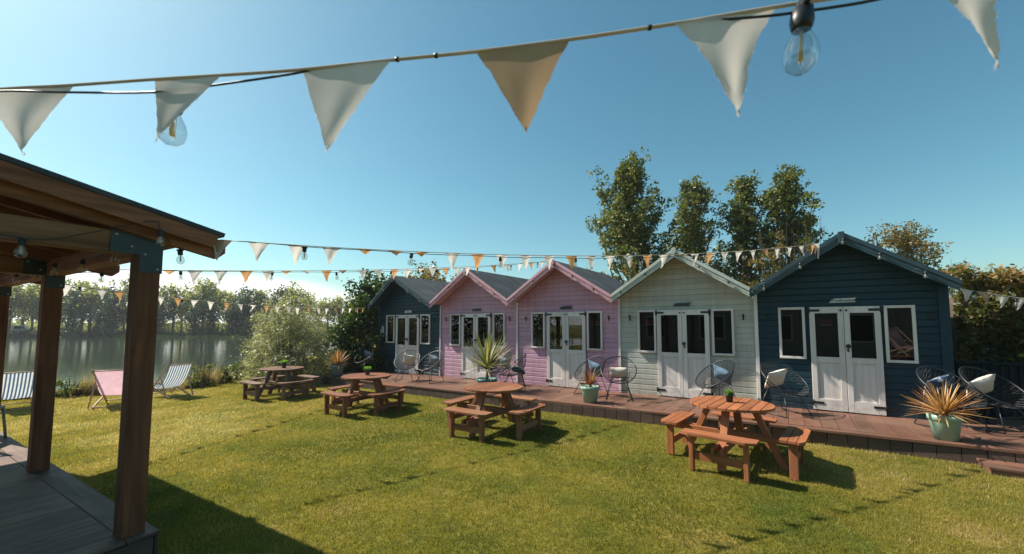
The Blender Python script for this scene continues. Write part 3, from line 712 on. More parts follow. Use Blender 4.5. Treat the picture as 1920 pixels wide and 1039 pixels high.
n = 7.06
while n < 9.0:
    mb.prism([(-12.405, n), (-12.385, n), (-12.385, n + .21), (-12.405, n + .21)], -.30, -.029, T=dmap(0)); n += .22
dchild(mb, 'skirt_boards', M['deckedge'])
st = MB(); zz = .155
for k in range(6):
    for j in range(2): st.prism([(1.80 + k * .4, 7.0 + j * .2), (2.195 + k * .4, 7.0 + j * .2), (2.195 + k * .4, 7.195 + j * .2), (1.80 + k * .4, 7.195 + j * .2)], zz - .025, zz, T=lambda a, b_, c: hp(a, b_, c))
st.prism([(1.82, 7.015), (4.2, 7.015), (4.2, 7.03), (1.82, 7.03)], 0, zz - .027, T=lambda a, b_, c: hp(a, b_, c)); st.prism([(1.815, 7.015), (1.83, 7.015), (1.83, 7.4), (1.815, 7.4)], 0, zz - .0275, T=lambda a, b_, c: hp(a, b_, c))
tag(st.build('deck_step', M['deck']), 'low red brown timber step against the right end of the deck', 'step')
# dark ribbed panel behind the right chairs
fr = empty('ribbed_fence', hp(2.2, 9.75, deck_z(2.2)), -AN, 'dark ribbed fence panel behind the chairs right of the near hut', 'fence')
mb = MB(); mb.box((1.6, .02, .42), (3.2, .02, .84))
for k in range(34): mb.box((.05 + k * .095, 0, .42), (.045, .03, .84), bev=.006)
mb.build('ribbed_panel', M['darkfence'], fr); mb = MB(); mb.box((1.6, .0, .87), (3.2, .07, .05), bev=.006); mb.build('top_rail', M['darkfence'], fr)
# ------------------------------------------------------------------ furniture
def make_table(mat, label):
    root = empty('round_picnic_table', (0, 0, 0), 0, label, 'picnic table', 'round picnic tables with four benches on the lawn')
    def disc(x0, x1, R, cut=None):
        xs = np.linspace(x0, x1, 5); top = [(x, math.sqrt(max(R * R - x * x, 1e-5))) for x in xs]; return [(x, -y) for x, y in top] + [(x, y) for x, y in top[::-1]]
    R = .52; nb = 9; mb = MB(); wd = 2 * R / nb
    for k in range(nb):
        a = -R + k * wd + .006; b_ = a + wd - .012
        mb.prism(disc(max(a, -R + .002), min(b_, R - .002), R), .712, .742, T=lambda x, y, z: Vector((x, y, z)), uvl=1)
    mb.build('table_top', M[mat], root)
    ub = MB()
    for y in (-.2, .2): ub.box((0, y, .694), (2 * R * .86, .07, .034), bev=.003)
    for x in (-.26, .26): ub.box((x, 0, .6745), (.07, .34, .004))
    # crossing bearers that carry the benches
    for s_, zz in ((0, .345), (1, .27)):
        for o_ in (-.055, .055):
            if s_ == 0: ub.box((0, o_, zz), (1.56, .035, .07), bev=.003)
            else: ub.box((o_, 0, zz), (.035, 1.56, .07), bev=.003)
    ub.build('bearer', M[mat], root)
    for k in range(4):
        a = k * math.pi / 2; ca, sa = math.cos(a), math.sin(a); Rz = Matrix.Rotation(a, 3, 'Z')
        lg = MB(); A = Rz @ Vector((.27, 0, .71)); B = Rz @ Vector((.60, 0, 0.0)); lg.bar(A, B, .07, .09, up=Rz @ Vector((0, 1, 0)), bev=.004); lg.build('table_leg', M[mat], root)
        bn = MB(); T = lambda x, y, z: Rz @ Vector((x, y, z)); Ro = .93; nbb = 3; x0 = .60; wb_ = (.86 - x0) / nbb
        for j in range(nbb):
            xa, xb = x0 + j * wb_ + .004, x0 + (j + 1) * wb_ - .004
            ya, yb = [min(.47, math.sqrt(max(Ro * Ro - x * x, .01))) + .0 for x in (xa, xb)]
            ya = min(ya, .40 + .22 * (xa - .6) + .0) if j == 0 else min(ya, .47); 
            xs = np.linspace(xa, xb, 4); ys = [min(.43, math.sqrt(max(.915 ** 2 - x * x, .02)) * 1.0) for x in xs]
            bn.prism([(x, -y) for x, y in zip(xs, ys)] + [(x, y) for x, y in zip(xs[::-1], ys[::-1])], .425, .452, T=T, uvl=1)
        sb = bn.build('bench_seat', M[mat], root)
        for s_ in (-1, 1):
            l = MB(); l.box(Rz @ Vector((.73, s_ * .31, .205)), (.09, .05, .41), Rz, bev=.004); l.box(Rz @ Vector((.73, s_ * .31, .4165)), (.24, .05, .016), Rz); l.build('bench_leg', M[mat], root)
        l = MB(); l.box(Rz @ Vector((.73, 0, .17)), (.035, .565, .09), Rz, ax=1, bev=.004); l.build('bench_stretcher', M[mat], root)
    return root
TB = [((2.92, 5.40), 't_new', 'bright orange cedar round picnic table nearest the camera, small plant on top'),
      ((-.33, 7.12), 't_mid', 'brown round picnic table with bare top in front of the potted palm'),
      ((-3.22, 8.92), 't_mid2', 'brown round picnic table with small potted plant, in front of the far teal hut'),
      ((-6.15, 10.75), 't_old', 'darkest weathered round picnic table farthest away by the silvery bush')]
TZ = []
for (x, y), mt, lb in TB:
    t = make_table(mt, lb); z = lawn_z(x, y); t.location = (x, y, z); t.scale = (.96, .96, 1) if mt == 't_new' else (1, 1, 1); t.rotation_euler = (0, 0, -AN + rad(-6 if mt == 't_new' else 2)); TZ.append((x, y, z + .742))
def tuft(i, dx, dy, label, s=1.0):
    x, y, z = TZ[i]; root = empty('potted_plant', (x + dx, y + dy, z), .3, label, 'plant', 'small potted plants on the picnic tables')
    p = MB(); q = [(0, 0), (.038, 0), (.046, .085), (.05, .088), (.05, .1), (.04, .1), (.038, .085), (0, .083)]; p.lathe([(a * s, b_ * s) for a, b_ in q], (0, 0, .001), 4 if i != 0 else 20, sm=(i == 0)); p.build('pot', M['black'], root)
    n = 160; a = rng.uniform(0, 6.28, n); r = rng.uniform(0, .045, n) * s; L = rng.uniform(.03, .085, n) * s; V = []
    for k in range(n):
        bx, by = r[k] * .6 * math.cos(a[k]), r[k] * .6 * math.sin(a[k]); tx, ty = bx + r[k] * 1.1 * math.cos(a[k]), by + r[k] * 1.1 * math.sin(a[k]); w_ = .005
        V += [(bx - w_, by, .085 * s), (bx + w_, by, .085 * s), (tx + w_ * .8, ty + .003, .085 * s + L[k]), (tx - w_ * .8, ty - .003, .085 * s + L[k])]
    npmesh('foliage', V, 4, rng.uniform(0, 1, n), M['lv_lime'], root)
tuft(0, .0, .03, 'small green tuft in a round black pot on the orange picnic table')
tuft(2, .0, .05, 'small green plant in a square dark pot on the table before the far teal hut', 1.15)
tuft(3, .05, .0, 'small bright green plant on the farthest weathered picnic table', 1.3)
def make_chair():
    root = empty('wire_chair', (0, 0, 0), 0, 'x', 'chair', 'round wire lounge chairs on the hut deck')
    t = rad(38); X = Vector((1, 0, 0)); v = Vector((0, math.cos(t), -math.sin(t))); nrm = Vector((0, math.sin(t), math.cos(t))); C0 = Vector((0, 0, .60))
    RX, RY, D = .36, .40, .25
    def P(th, s): 
        c, s_ = math.cos(th), math.sin(th); sh = Vector((0, -.02, 0)) * (1 - s)
        return C0 + (X * RX * c + v * RY * s_) * s + nrm * D * (s ** 2.2 - 1) + sh
    rim = MB(); rim.tube([P(k / 40 * 2 * math.pi, 1) for k in range(40)], .011, 6, closed=True); rim.build('rim', M['wire'], root)
    sh = MB(); n = 34
    for k in range(n):
        th = k / n * 2 * math.pi; sh.tube([P(th, s) for s in (1, .82, .64, .46, .3)], .0033, 4, cap=False)
        # counter-slanted strands, which give the woven look
        sh.tube([P(th + (1 - s) * 1.1, s) for s in (1, .82, .64, .46, .3)], .0026, 4, cap=False)
    for s in (.3, .62): sh.tube([P(k / 32 * 2 * math.pi, s) for k in range(32)], .0045, 5, closed=True)
    sh.tube([P(0, .3), P(0, .0), P(math.pi, .3)], .004, 4); sh.tube([P(math.pi / 2, .3), P(0, .0), P(math.pi * 1.5, .3)], .004, 4)
    sh.build('wire_seat', M['wire'], root)
    zt = .36
    for sx_ in (-1, 1):
        for (ya, yb) in ((.10, .25), (-.20, -.30)):
            l = MB(); l.tube([(sx_ * .13, ya, .385 + (.03 if ya < 0 else 0)), (sx_ * .26, yb, .01)], .008, 6); l.build('leg', M['wire'], root)
        l = MB(); l.tube([(sx_ * .26, .25, .009), (sx_ * .26, -.30, .009)], .008, 6); l.build('floor_rail', M['wire'], root)
    l = MB(); l.tube([(-.13, .10, .385), (.13, .10, .385)], .008, 6); l.tube([(-.13, -.2, .415), (.13, -.2, .415)], .008, 6); l.tube([(-.20, .18, .2), (.20, .18, .2)], .006, 6)
    l.build('stretcher', M['wire'], root)
    return root
def make_cushion(mat, sz=.42, tk=.13, asp=1.0):
    mb = MB(); n = 12; g = np.linspace(-1, 1, n + 1)
    for side in (1, -1):
        k0 = len(mb.v)
        for j in range(n + 1):
            for i in range(n + 1):
                a, b_ = g[i], g[j]; pin = 1 - .10 * (a * a) * 0 - .0
                x = a * sz / 2 * (1 - .10 * (1 - b_ * b_) * abs(a)) ; y = b_ * sz * asp / 2 * (1 - .10 * (1 - a * a) * abs(b_))
                th = tk / 2 * (max(0, (1 - a ** 4) * (1 - b_ ** 4)) ** .55) * (1 + .12 * math.sin(3 * a + 2 * b_ * 1.7) + .06 * math.sin(9 * a * b_ + 2))
                mb.v.append((x, y, side * th))
        for j in range(n):
            for i in range(n):
                q = [k0 + j * (n + 1) + i, k0 + j * (n + 1) + i + 1, k0 + (j + 1) * (n + 1) + i + 1, k0 + (j + 1) * (n + 1) + i]
                mb.face(q if side > 0 else q[::-1], None, .5, 0, True)
    return mb.build('cushion', M[mat])
CH = make_chair(); first = True
# px, n, facing (world xy), cushion material, roll, size aspect, chair label, cushion label
chairs = [
 (683, 8.35, (-.55, -.83), 'cu_grey', 25, 1, 'wire chair at the left end of the deck beside the bushes, facing the lake', 'grey cushion on the chair beside the bushes'),
 (763, 7.72, (-.10, -1.0), 'cu_cream', 12, 1, 'wire chair holding a cream cushion, before the doors of the far teal hut', 'cream cushion on the chair before the far teal hut'),
 (806, 7.85, (-.60, -.80), 'cu_grey', 20, 1, 'wire chair turned sideways by the right window of the far teal hut', 'blue grey cushion on the chair right of the far teal doors'),
 (936, 8.45, (-.75, -.45), 'cu_grey', 15, 1, 'wire chair half hidden behind the tall green palm pot', 'grey cushion partly hidden behind the green palm leaves'),
 (962, 8.0, (-1, -.05), 'cu_dark', 0, 1, 'wire chair seen side on, right of the tall green palm', 'flat dark blue cushion lying in the side on wire chair'),
 (1106, 8.25, (-.85, -.45), 'cu_blue', 20, 1, 'wire chair directly behind the reddish spiky plant', 'pale blue and dark cushion behind the reddish spiky plant'),
 (1160, 8.2, (-.26, -1.0), 'cu_cream', 0, .62, 'wire chair facing the camera at the pink and mint hut boundary', 'small oblong cream cushion on the wire chair facing the camera'),
 (1340, 8.45, (-.97, -.22), 'cu_blue', 28, 1, 'wire chair before the right door of the mint hut', 'mid blue cushion on the chair at the mint hut'),
 (1470, 8.3, (.25, -.97), 'cu_cream', -15, 1, 'wire chair at the left window of the near teal hut', 'cream cushion on the chair at the left of the near teal hut'),
 (1780, 8.45, (.10, -1.0), 'cu_pat', -25, 1, 'wire chair hidden behind the large orange spiky plant', 'dark patterned cushion behind the large orange spiky plant'),
 (1863, 8.75, (.10, -1.0), 'cu_cream', -30, 1, 'wire chair at the far right end of the deck by the hedge', 'cream cushion on the chair by the hedge at far right')]
for (px, n, fc, cm_, roll, asp, lb, lb2) in chairs:
    u = on_n(px, n); o = CH if first else copy_tree(CH); first = False
    o.location = hp(u, n, deck_z(u) + .003); rz = math.atan2(fc[1], fc[0]) - math.pi / 2; o.rotation_euler = (0, 0, rz); o['label'] = lb
    c = make_cushion(cm_, .37 if asp == 1 else .40, .12, asp); flat = (roll == 0 and asp == 1)
    tl = rad(20 if flat else 56)
    R = Matrix.Rotation(rz, 4, 'Z') @ Matrix.Translation((0, -.12 if flat else -.165, .465 if flat else .575 - (.05 if asp < 1 else 0))) @ Matrix.Rotation(tl, 4, 'X') @ Matrix.Rotation(rad(roll), 4, 'Z')
    c.matrix_world = Matrix.Translation(o.location) @ R
    tag(c, lb2, 'cushion', 'cushions on the wire chairs')
# ------------------------------------------------------------------ spiky plants
def spiky(px, n, s, potm, leafm, nb, L, stem, label, pr=.21, ph=.30, loc=None, upr=.5, wdt=.015, lo=-.2):
    u = on_n(px, n); root = empty('potted_cordyline', hp(u, n, deck_z(u) + .003), random.random(), label, 'plant')
    p = MB(); p.lathe([(0, 0), (pr * .70, 0), (pr * .92, ph * .76), (pr * .93, ph * .77), (pr * 1.0, ph * .78), (pr * 1.03, ph), (pr * .96, ph), (pr * .90, ph * .86), (0, ph * .86)], (0, 0, 0), 32); p.build('pot', M[potm], root)
    so_ = MB(); so_.lathe([(0, ph * .875), (pr * .91, ph * .87)], (0, 0, 0), 20); so_.build('soil', M['soil'], root)
    if stem: t = MB(); t.tube([(0, 0, ph * .8), (.01, .0, ph + stem)], [.028, .022], 8); t.build('stem', M['bark'], root)
    V = []; R_ = []
    for k in range(nb):
        az = random.uniform(0, 2 * math.pi); el = rad(random.uniform(5, 88)) if random.random() < upr else rad(random.uniform(lo * 90, 60)); ln = L * random.uniform(.7, 1.1)
        d = Vector((math.cos(az) * math.cos(el), math.sin(az) * math.cos(el), math.sin(el))); side = Vector((-math.sin(az), math.cos(az), 0)); p0 = Vector((0, 0, ph * .9 + stem * random.uniform(.75, 1.0))) + Vector((d.x, d.y, 0)) * .012
        seg = 7; pts = []; dr = random.uniform(.02, .30) * (1.2 - d.z); cur = p0.copy(); dd = Vector((d.x * .7, d.y * .7, max(d.z, .25) + .25)).normalized()
        for j in range(seg + 1):
            t = j / seg; pts.append(cur.copy()); dd = (dd.lerp(d, .45) + Vector((0, 0, -dr * .35))).normalized(); cur += dd * ln / seg
        r_ = random.random()
        for j in range(seg):
            w0, w1 = [wdt * (1 - (j + q) / seg) ** .6 * (0.55 + .9 * min(1, (j + q) * .5)) + .0008 for q in (0, 1)]
            up = side.cross(pts[j + 1] - pts[j]).normalized() * .3
            for sg in (-1, 1):
                a0, a1 = pts[j], pts[j + 1]; V += [a0, a0 + side * sg * w0 + up * w0, a1 + side * sg * w1 + up * w1, a1]; R_.append(min(1, max(0, r_ + random.uniform(-.1, .1) + .15 * j / seg)))
    npmesh('leaves', [tuple(v) for v in V], 4, R_, M[leafm], root)
spiky(1765, 7.62, 1, 'pot_green', 'lv_orange', 115, .43, .05, 'large orange bronze spiky plant in a sage green pot before the near teal hut', .165, .32, upr=.62, wdt=.0088)
spiky(1106, 7.52, 1, 'pot_green', 'lv_red', 42, .42, .06, 'sparse reddish spiky plant in a sage green pot between pink doors and chairs', .185, .32, upr=.75, wdt=.010)
spiky(913, 7.48, 1, 'pot_teal', 'lv_green', 100, .92, .30, 'tall green spiky palm in a dark teal pot behind the bare picnic table', .24, .30, upr=.7, wdt=.017)
spiky(632, 7.25, 1, 'pot_grey', 'lv_orange', 80, .50, .06, 'orange spiky plant in a grey green pot at the left end of the deck', .215, .36, upr=.6, wdt=.015)

# ------------------------------------------------------------------ deckchairs
def make_deckchair(sl, label, cat='deckchair', wd=.56):
    root = empty('deckchair', (0, 0, 0), 0, label, cat, 'wooden deckchairs by the lake'); h = wd / 2
    TB_, FB = Vector((-.46, 0, .86)), Vector((.44, 0, .33))
    Y = lambda v, y: Vector((v[0], y, v[2]))
    A0, A1 = (-.50, 0, .90), (.42, 0, .02); B0, B1 = (.47, 0, .345), (-.52, 0, .02)
    f = MB()
    for s_ in (-1, 1): f.bar(Y(A0, s_ * h), Y(A1, s_ * h), .025, .042, bev=.003)
    f.tube([Y(TB_, -h), Y(TB_, h)], .014, 8); f.tube([Y((.36, 0, .075), -h), Y((.36, 0, .075), h)], .012, 8); f.build('back_frame', M['pale'], root)
    f = MB()
    for s_ in (-1, 1): f.bar(Y(B0, s_ * (h - .04)), Y(B1, s_ * (h - .04)), .025, .042, bev=.003)
    f.tube([Y(FB, -h + .04), Y(FB, h - .04)], .014, 8); f.tube([Y((-.46, 0, .04), -h + .04), Y((-.46, 0, .04), h - .04)], .012, 8); f.build('seat_frame', M['pale'], root)
    f = MB()
    for s_ in (-1, 1): f.bar(Y((-.18, 0, .60), s_ * (h + .028)), Y((-.50, 0, .03), s_ * (h + .028)), .02, .035, bev=.003)
    f.build('prop_arm', M['pale'], root)
    mb = MB(); n, mw = 18, 9; P0, P3 = TB_ + Vector((0, 0, .016)), FB + Vector((0, 0, .016)); P1_, P2_ = Vector((-.26, 0, .42)), Vector((.02, 0, .02))
    for i in range(n + 1):
        t = i / n; p = P0 * (1 - t) ** 3 + P1_ * 3 * t * (1 - t) ** 2 + P2_ * 3 * t * t * (1 - t) + P3 * t ** 3
        for j in range(mw):
            q = j / (mw - 1); mb.v.append((p.x + .012 * math.sin(q * math.pi), (q - .5) * (wd - .05), p.z - .02 * math.sin(q * math.pi) * math.sin(t * math.pi)))
    for i in range(n):
        for j in range(mw - 1):
            k = i * mw + j; mb.face([k, k + mw, k + mw + 1, k + 1], [(i / n, j / (mw - 1)), ((i + 1) / n, j / (mw - 1)), ((i + 1) / n, (j + 1) / (mw - 1)), (i / n, (j + 1) / (mw - 1))], .5, 0, True)
    mb.build('sling', M[sl], root); return root
def ground_px(px, py, z=-.12):
    d = ray(px, py); t = (z - CAMZ) / d.z; return (d.x * t, d.y * t)
for sl, (px, py), az, lb in (('sl_pink', (216, 757), 118, 'pink deckchair between the two front pavilion posts'), ('sl_stripe', (316, 741), 158, 'blue and white striped deckchair right of the nearest pavilion post'), ('sl_stripe', (27, 764), 146, 'blue and white striped deckchair at the far left of the lawn')):
    d = make_deckchair(sl, lb); x, y = ground_px(px, py); d.location = (x, y, lawn_z(x, y)); d.rotation_euler = (0, 0, rad(az))
d = make_deckchair('sl_pink', 'pink deckchair standing on the picnic table behind the camera'); d.location = (2.64, -1.24, .79); d.rotation_euler = (0, 0, rad(20))
t = make_table('t_old', 'brown picnic table standing behind the camera under a pink deckchair'); t.location = (2.7, -1.3, .03)
# warning sign on the bank
x, y = -10.62, 11.35; ws = empty('warning_sign', (x, y, lawn_z(x, y) - .1), 0, 'small grey board with yellow warning triangle on the lake bank', 'sign')
mb = MB(); mb.box((0, 0, .4), (.04, .04, .9)); mb.build('sign_post', M['rough'], ws); mb = MB(); mb.box((0, -.03, .78), (.34, .012, .26), bev=.003); bd = mb.build('sign_board', M['signwood'], ws)
mb = MB(); mb.prism([(-.11, -.09), (.11, -.09), (0, .10)], .037, .040, T=lambda a, b_, c: Vector((a, -c, .775 + b_))); mb.prism([(-.085, -.075), (.085, -.075), (0, .072)], .041, .043, mi=1, T=lambda a, b_, c: Vector((a, -c, .775 + b_)))
mb.box((0, -.0445, .785), (.014, .002, .06), mi=0); mb.box((0, -.0445, .735), (.014, .002, .014), mi=0); mb.build('warning_triangle', [M['ink'], M['yellow']], bd)
# ------------------------------------------------------------------ pavilion
pav = empty('timber_pavilion', P1, PA, 'open brown timber pavilion with sloping felt roof at the left edge', 'pavilion')
SL = .208
def rz_(b_): return 2.585 - SL * (b_ - .42)
for a in (0, 2.62, 5.25):
    p = MB(); p.box((0, a, 1.265), (.145, .145, 2.13), bev=.006, ax=2); p.build('post', M['post'], pav)
    p = MB(); p.box((-3.7, a, 1.265), (.145, .145, 2.13), bev=.006, ax=2); p.build('post', M['post'], pav)
for a in (0, 2.62, 5.25):
    p = MB(); p.box((-1.965, a, 2.4175), (4.09, .135, .165), bev=.006, ax=0); p.build('cross_beam', M['beam'], pav)
p = MB()
for a0, a1 in ((.0695, 2.55), (2.69, 5.18)): p.box((0, (a0 + a1) / 2, 2.415), (.13, a1 - a0, .16), bev=.006, ax=1)
p.build('eave_beam', M['rough'], pav)
def rafter(a, b0, b1, w_, d_, top, mat, name):
    r = MB(); z = lambda b_, o_: rz_(b_) - top - o_
    pl = [(b0, z(b0, 0)), (b0, z(b0, d_)), (b1 - .06, z(b1 - .06, d_)), (b1, z(b1, d_ * .55)), (b1, z(b1, 0))]
    r.prism(pl, a - w_ / 2, a + w_ / 2, T=lambda x, zz, yy: Vector((x, yy, zz))); return r
for a in (-.10, 2.46, 5.1): rafter(a, -4.1, .50, .06, .15, .062, 'rough', 'r').build('rafter', M['rough'], pav)
for a in (.5, 1.0, 1.5, 2.0, 3.0, 3.5, 4.0, 4.6): rafter(a, -4.1, .12, .045, .09, .062, 'rough', 'r').build('rafter', M['rough'], pav)
for b_ in (-.75, -1.6, -2.5, -3.4):
    r = MB(); r.box((b_, 2.7, rz_(b_) - .178), (.07, 5.2, .05), Matrix.Rotation(math.atan(SL), 3, 'Y'), ax=1); r.build('purlin', M['rough'], pav)
r = MB(); b0 = .40
while b0 > -4.1:
    b1 = b0 - .19; m_ = (b0 + b1) / 2; r.box((m_, 2.62, rz_(m_) - .047), (.188 * math.hypot(1, SL), 5.64, .02), Matrix.Rotation(math.atan(SL), 3, 'Y'), ax=1); b0 = b1
r.build('roof_boards', M['rough'], pav)
r = MB(); b0, b1 = .44, -4.2
r.prism([(b1, rz_(b1) - .034), (b0, rz_(b0) - .034), (b0 + .01, rz_(b0) + .0), (b1, rz_(b1))], -.235, 5.47, T=lambda x, zz, yy: Vector((x, yy, zz))); r.build('felt_roof', M['bitumen'], pav)
r = MB(); r.prism([(-4.15, rz_(-4.15) - .036), (-4.15, rz_(-4.15) - .15), (.36, rz_(.36) - .15), (.41, rz_(.41) - .036)], -.225, -.2, T=lambda x, zz, yy: Vector((x, yy, zz))); r.build('verge_board', M['rough'], pav)
r = MB(); r.prism([(-4.15, rz_(-4.15) - .036), (-4.15, rz_(-4.15) - .15), (.36, rz_(.36) - .15), (.41, rz_(.41) - .036)], 5.45, 5.475, T=lambda x, zz, yy: Vector((x, yy, zz))); r.build('verge_board', M['rough'], pav)
for a in (0, 2.62, 5.25):
    g = MB(); yy = a - .074
    pl = [(-.23, 2.333), (-.062, 2.333), (-.062, 2.20), (.076, 2.20), (.076, 2.503), (-.23, 2.503)]
    g.prism(pl, yy - .006, yy, T=lambda x, zz, y_: Vector((x, y_, zz))); g.box((.0795, a, 2.35), (.006, .145, .30))
    br = g.build('steel_bracket', M['bracket'], pav)
    for (x, z) in ((-.2, 2.47), (-.11, 2.39), (-.03, 2.34), (.05, 2.23), (.05, 2.46)):
        g = MB(); g.lathe([(0, .006), (.009, .005), (.010, 0)], (x, yy - .006, z), 8, R=Euler((FX, 0, 0)).to_matrix()); g.build('bolt', M['bolt'], br)
# pavilion deck
pd = empty('pavilion_deck', P1, PA, 'dark weathered timber deck under the pavilion at lower left', 'deck')
mb = MB(); a = -.125
while a < 6.4:
    b0 = -4.3; 
    for (q0, q1) in ((-4.3, -2.1), (-2.096, -.052)): mb.box(((q0 + q1) / 2, a + .095, .1875), (q1 - q0, .186, .025 + random.uniform(-.001, .001)), bev=.002, ax=0)
    a += .19
mb.build('deck_boards', M['pdeck'], pd)
mb = MB()
for a0, a1 in ((-.135, 2.4), (2.404, 6.4)): mb.box((.048, (a0 + a1) / 2, .188), (.19, a1 - a0, .027), bev=.003, ax=1)
mb.build('border_board', M['pdeck'], pd)
mb = MB(); mb.box((-2.1, -.142, .06), (4.4, .02, .225), ax=0); mb.box((.125, 3.13, .05), (.02, 6.53, .24), ax=1); mb.build('skirt_boards', M['deckedge'], pd)
# garden chair on the pavilion deck (mostly out of frame)
gc = empty('garden_chair', (-7.22, 5.40, .2), rad(205), 'grey green metal garden chair on the pavilion deck at the left edge', 'chair')
mb = MB(); mb.box((0, 0, .44), (.44, .44, .025), bev=.005); mb.build('seat', M['greymetal'], gc)
mb = MB(); 
for k in range(5): mb.box((-.16 + .08 * k, .215, .68), (.03, .015, .42), bev=.003)
mb.box((0, .22, .9), (.44, .02, .05), bev=.005); mb.build('backrest', M['greymetal'], gc)
for sx_ in (-1, 1):
    mb = MB(); mb.tube([(sx_ * .2, -.2, .43), (sx_ * .23, -.24, 0)], .016, 8); mb.build('leg', M['greymetal'], gc)
    mb = MB(); mb.tube([(sx_ * .21, .23, .92), (sx_ * .2, .2, .43), (sx_ * .23, .27, 0)], .016, 8); mb.build('leg', M['greymetal'], gc)
# clubhouse behind the camera, seen in the window panes
cb = empty('clubhouse', pp(-7.5, -3, 0), PA, 'long pale boarded clubhouse with dark windows behind the lawn', 'building')
mb = MB(); mb.box((0, 0, 1.5), (.3, 22, 3.0)); 
for k in range(24): mb.box((.157, 0, .1 + k * .12), (.014, 22, .1), ax=1)
mb.build('wall', M['club'], cb)
mb = MB(); mb.box((0, 0, 3.1), (1.2, 22.6, .2)); mb.build('roof', M['bitumen'], cb)
for k in range(7):
    mb = MB(); y = -9 + k * 3; mb.box((.18, y, 1.6), (.06, 1.3, 1.3)); f_ = mb.build('window', M['white'], cb); mb = MB(); mb.box((.214, y, 1.6), (.01, 1.15, 1.15)); mb.build('window_pane', M['ink'], f_)
# ------------------------------------------------------------------ bulbs, strings, bunting
def bulb_meshes():
    g = MB(); g.lathe([(0.0, -.098), (.012, -.096), (.0225, -.088), (.028, -.072), (.0285, -.062), (.025, -.046), (.017, -.030), (.0125, -.018), (.0125, -.012)], (0, 0, 0), 16); a = g.build('bulb', M['bulbglass'])
    g = MB(); g.lathe([(0, .030), (.009, .030), (.012, .018), (.017, .016), (.019, -.006), (.017, -.016), (.015, -.020), (.0, -.020)], (0, 0, 0), 14); g.box((0, 0, .022), (.05, .012, .014), bev=.003); b_ = g.build('socket', M['black'])
    g = MB(); g.tube([(0, 0, -.02), (0, 0, -.075)], [.003, .0045], 6); g.tube([(-.006, 0, -.03), (-.004, 0, -.075), (.005, 0, -.078), (.006, 0, -.03)], .0012, 4); c = g.build('filament', M['filament'])
    for o in (a, b_, c): COL.objects.unlink(o)
    return a, b_, c
BU = bulb_meshes()
def bulb(parent, loc, tilt=(0, 0), s=1.0):
    e = BU[1].copy(); COL.objects.link(e); e.parent = parent; e.location = loc; e.rotation_euler = (tilt[0], tilt[1], random.random() * 3); e.scale = (s, s, s); e.name = 'lamp_holder'
    for q in (BU[0], BU[2]): c = q.copy(); COL.objects.link(c); c.parent = e
def catenary(P, Q, sag, n=40): return [P.lerp(Q, k / n) - Vector((0, 0, 4 * sag * (k / n) * (1 - k / n))) for k in range(n + 1)]
def proj(p):
    q = Vector(p) - Vector((0, 0, CAMZ)); c, s = math.cos(PITCH), math.sin(PITCH); y = q.y * c + q.z * s; z = -q.y * s + q.z * c; return CX + FPX * q.x / y, CY - FPX * z / y
def on_path(pts, px):
    for a, b_ in zip(pts[:-1], pts[1:]):
        xa, xb = proj(a)[0], proj(b_)[0]
        if min(xa, xb) <= px <= max(xa, xb): t = (px - xa) / (xb - xa + 1e-9); return a.lerp(b_, t), (b_ - a).normalized()
    return (pts[0], (pts[1] - pts[0]).normalized()) if abs(px - proj(pts[0])[0]) < abs(px - proj(pts[-1])[0]) else (pts[-1], (pts[-1] - pts[-2]).normalized())
def flag(parent, p, d, w_, h_, mat, swing=.1, bulge=.02, seed=0, lean=0.0, lift=0.0, yscale=1.0, fine=9, sy=(0, 0)):
    """triangular cloth: top edge centred on p along d"""
    rs = random.Random(seed * 7 + 3); n = fine; mb = MB(); d = Vector(d).normalized(); out = Vector((-d.y, d.x, 0)).normalized(); idx = {}
    ph = rs.uniform(0, 6); f1 = rs.uniform(2, 4)
    dn = (Vector((0, 0, -1)) * math.cos(lift) + out * math.sin(lift)).normalized()
    for i in range(n + 1):
        v = i / n
        for j in range(n + 1 - i):
            q = (j / max(1, (n - i))) if n > i else .5; wv = w_ * (1 - v)
            # slightly hollow edges, as limp cloth hangs
            wv *= 1 - .22 * math.sin(v * math.pi)
            x = (q - .5) * wv + lean * v * h_ + (rs.uniform(-1, 1) * .004 if j in (0, n - i) and 0 < i < n else 0)
            o = bulge * math.sin(f1 * q * 1.9 + ph + v * .8) * (.35 + v) + swing * v * v
            idx[(i, j)] = len(mb.v); mb.v.append(tuple(p + d * x + dn * (v * h_) + out * o))
    for i in range(n):
        for j in range(n - i):
            mb.face([idx[(i, j)], idx[(i + 1, j)], idx[(i, j + 1)]], None, .5, 0, True)
            if j < n - i - 1: mb.face([idx[(i + 1, j)], idx[(i + 1, j + 1)], idx[(i, j + 1)]], None, .5, 0, True)
    return mb.build('flag', mat, parent)
def rope(name, pts, r, mat, label=None, cat=None, parent=None, wob=0.0, group=None):
    pts = [p + Vector((0, 0, wob * math.sin(k * 1.9) + wob * .6 * math.sin(k * .7))) for k, p in enumerate(pts)]
    mb = MB(); mb.tube(pts, r, 6); o = mb.build(name, mat, parent); 
    if label: tag(o, label, cat, group)
    return o
MC = {'w': 'fl_white', 'm': 'fl_mustard', 'o': 'fl_orange'}
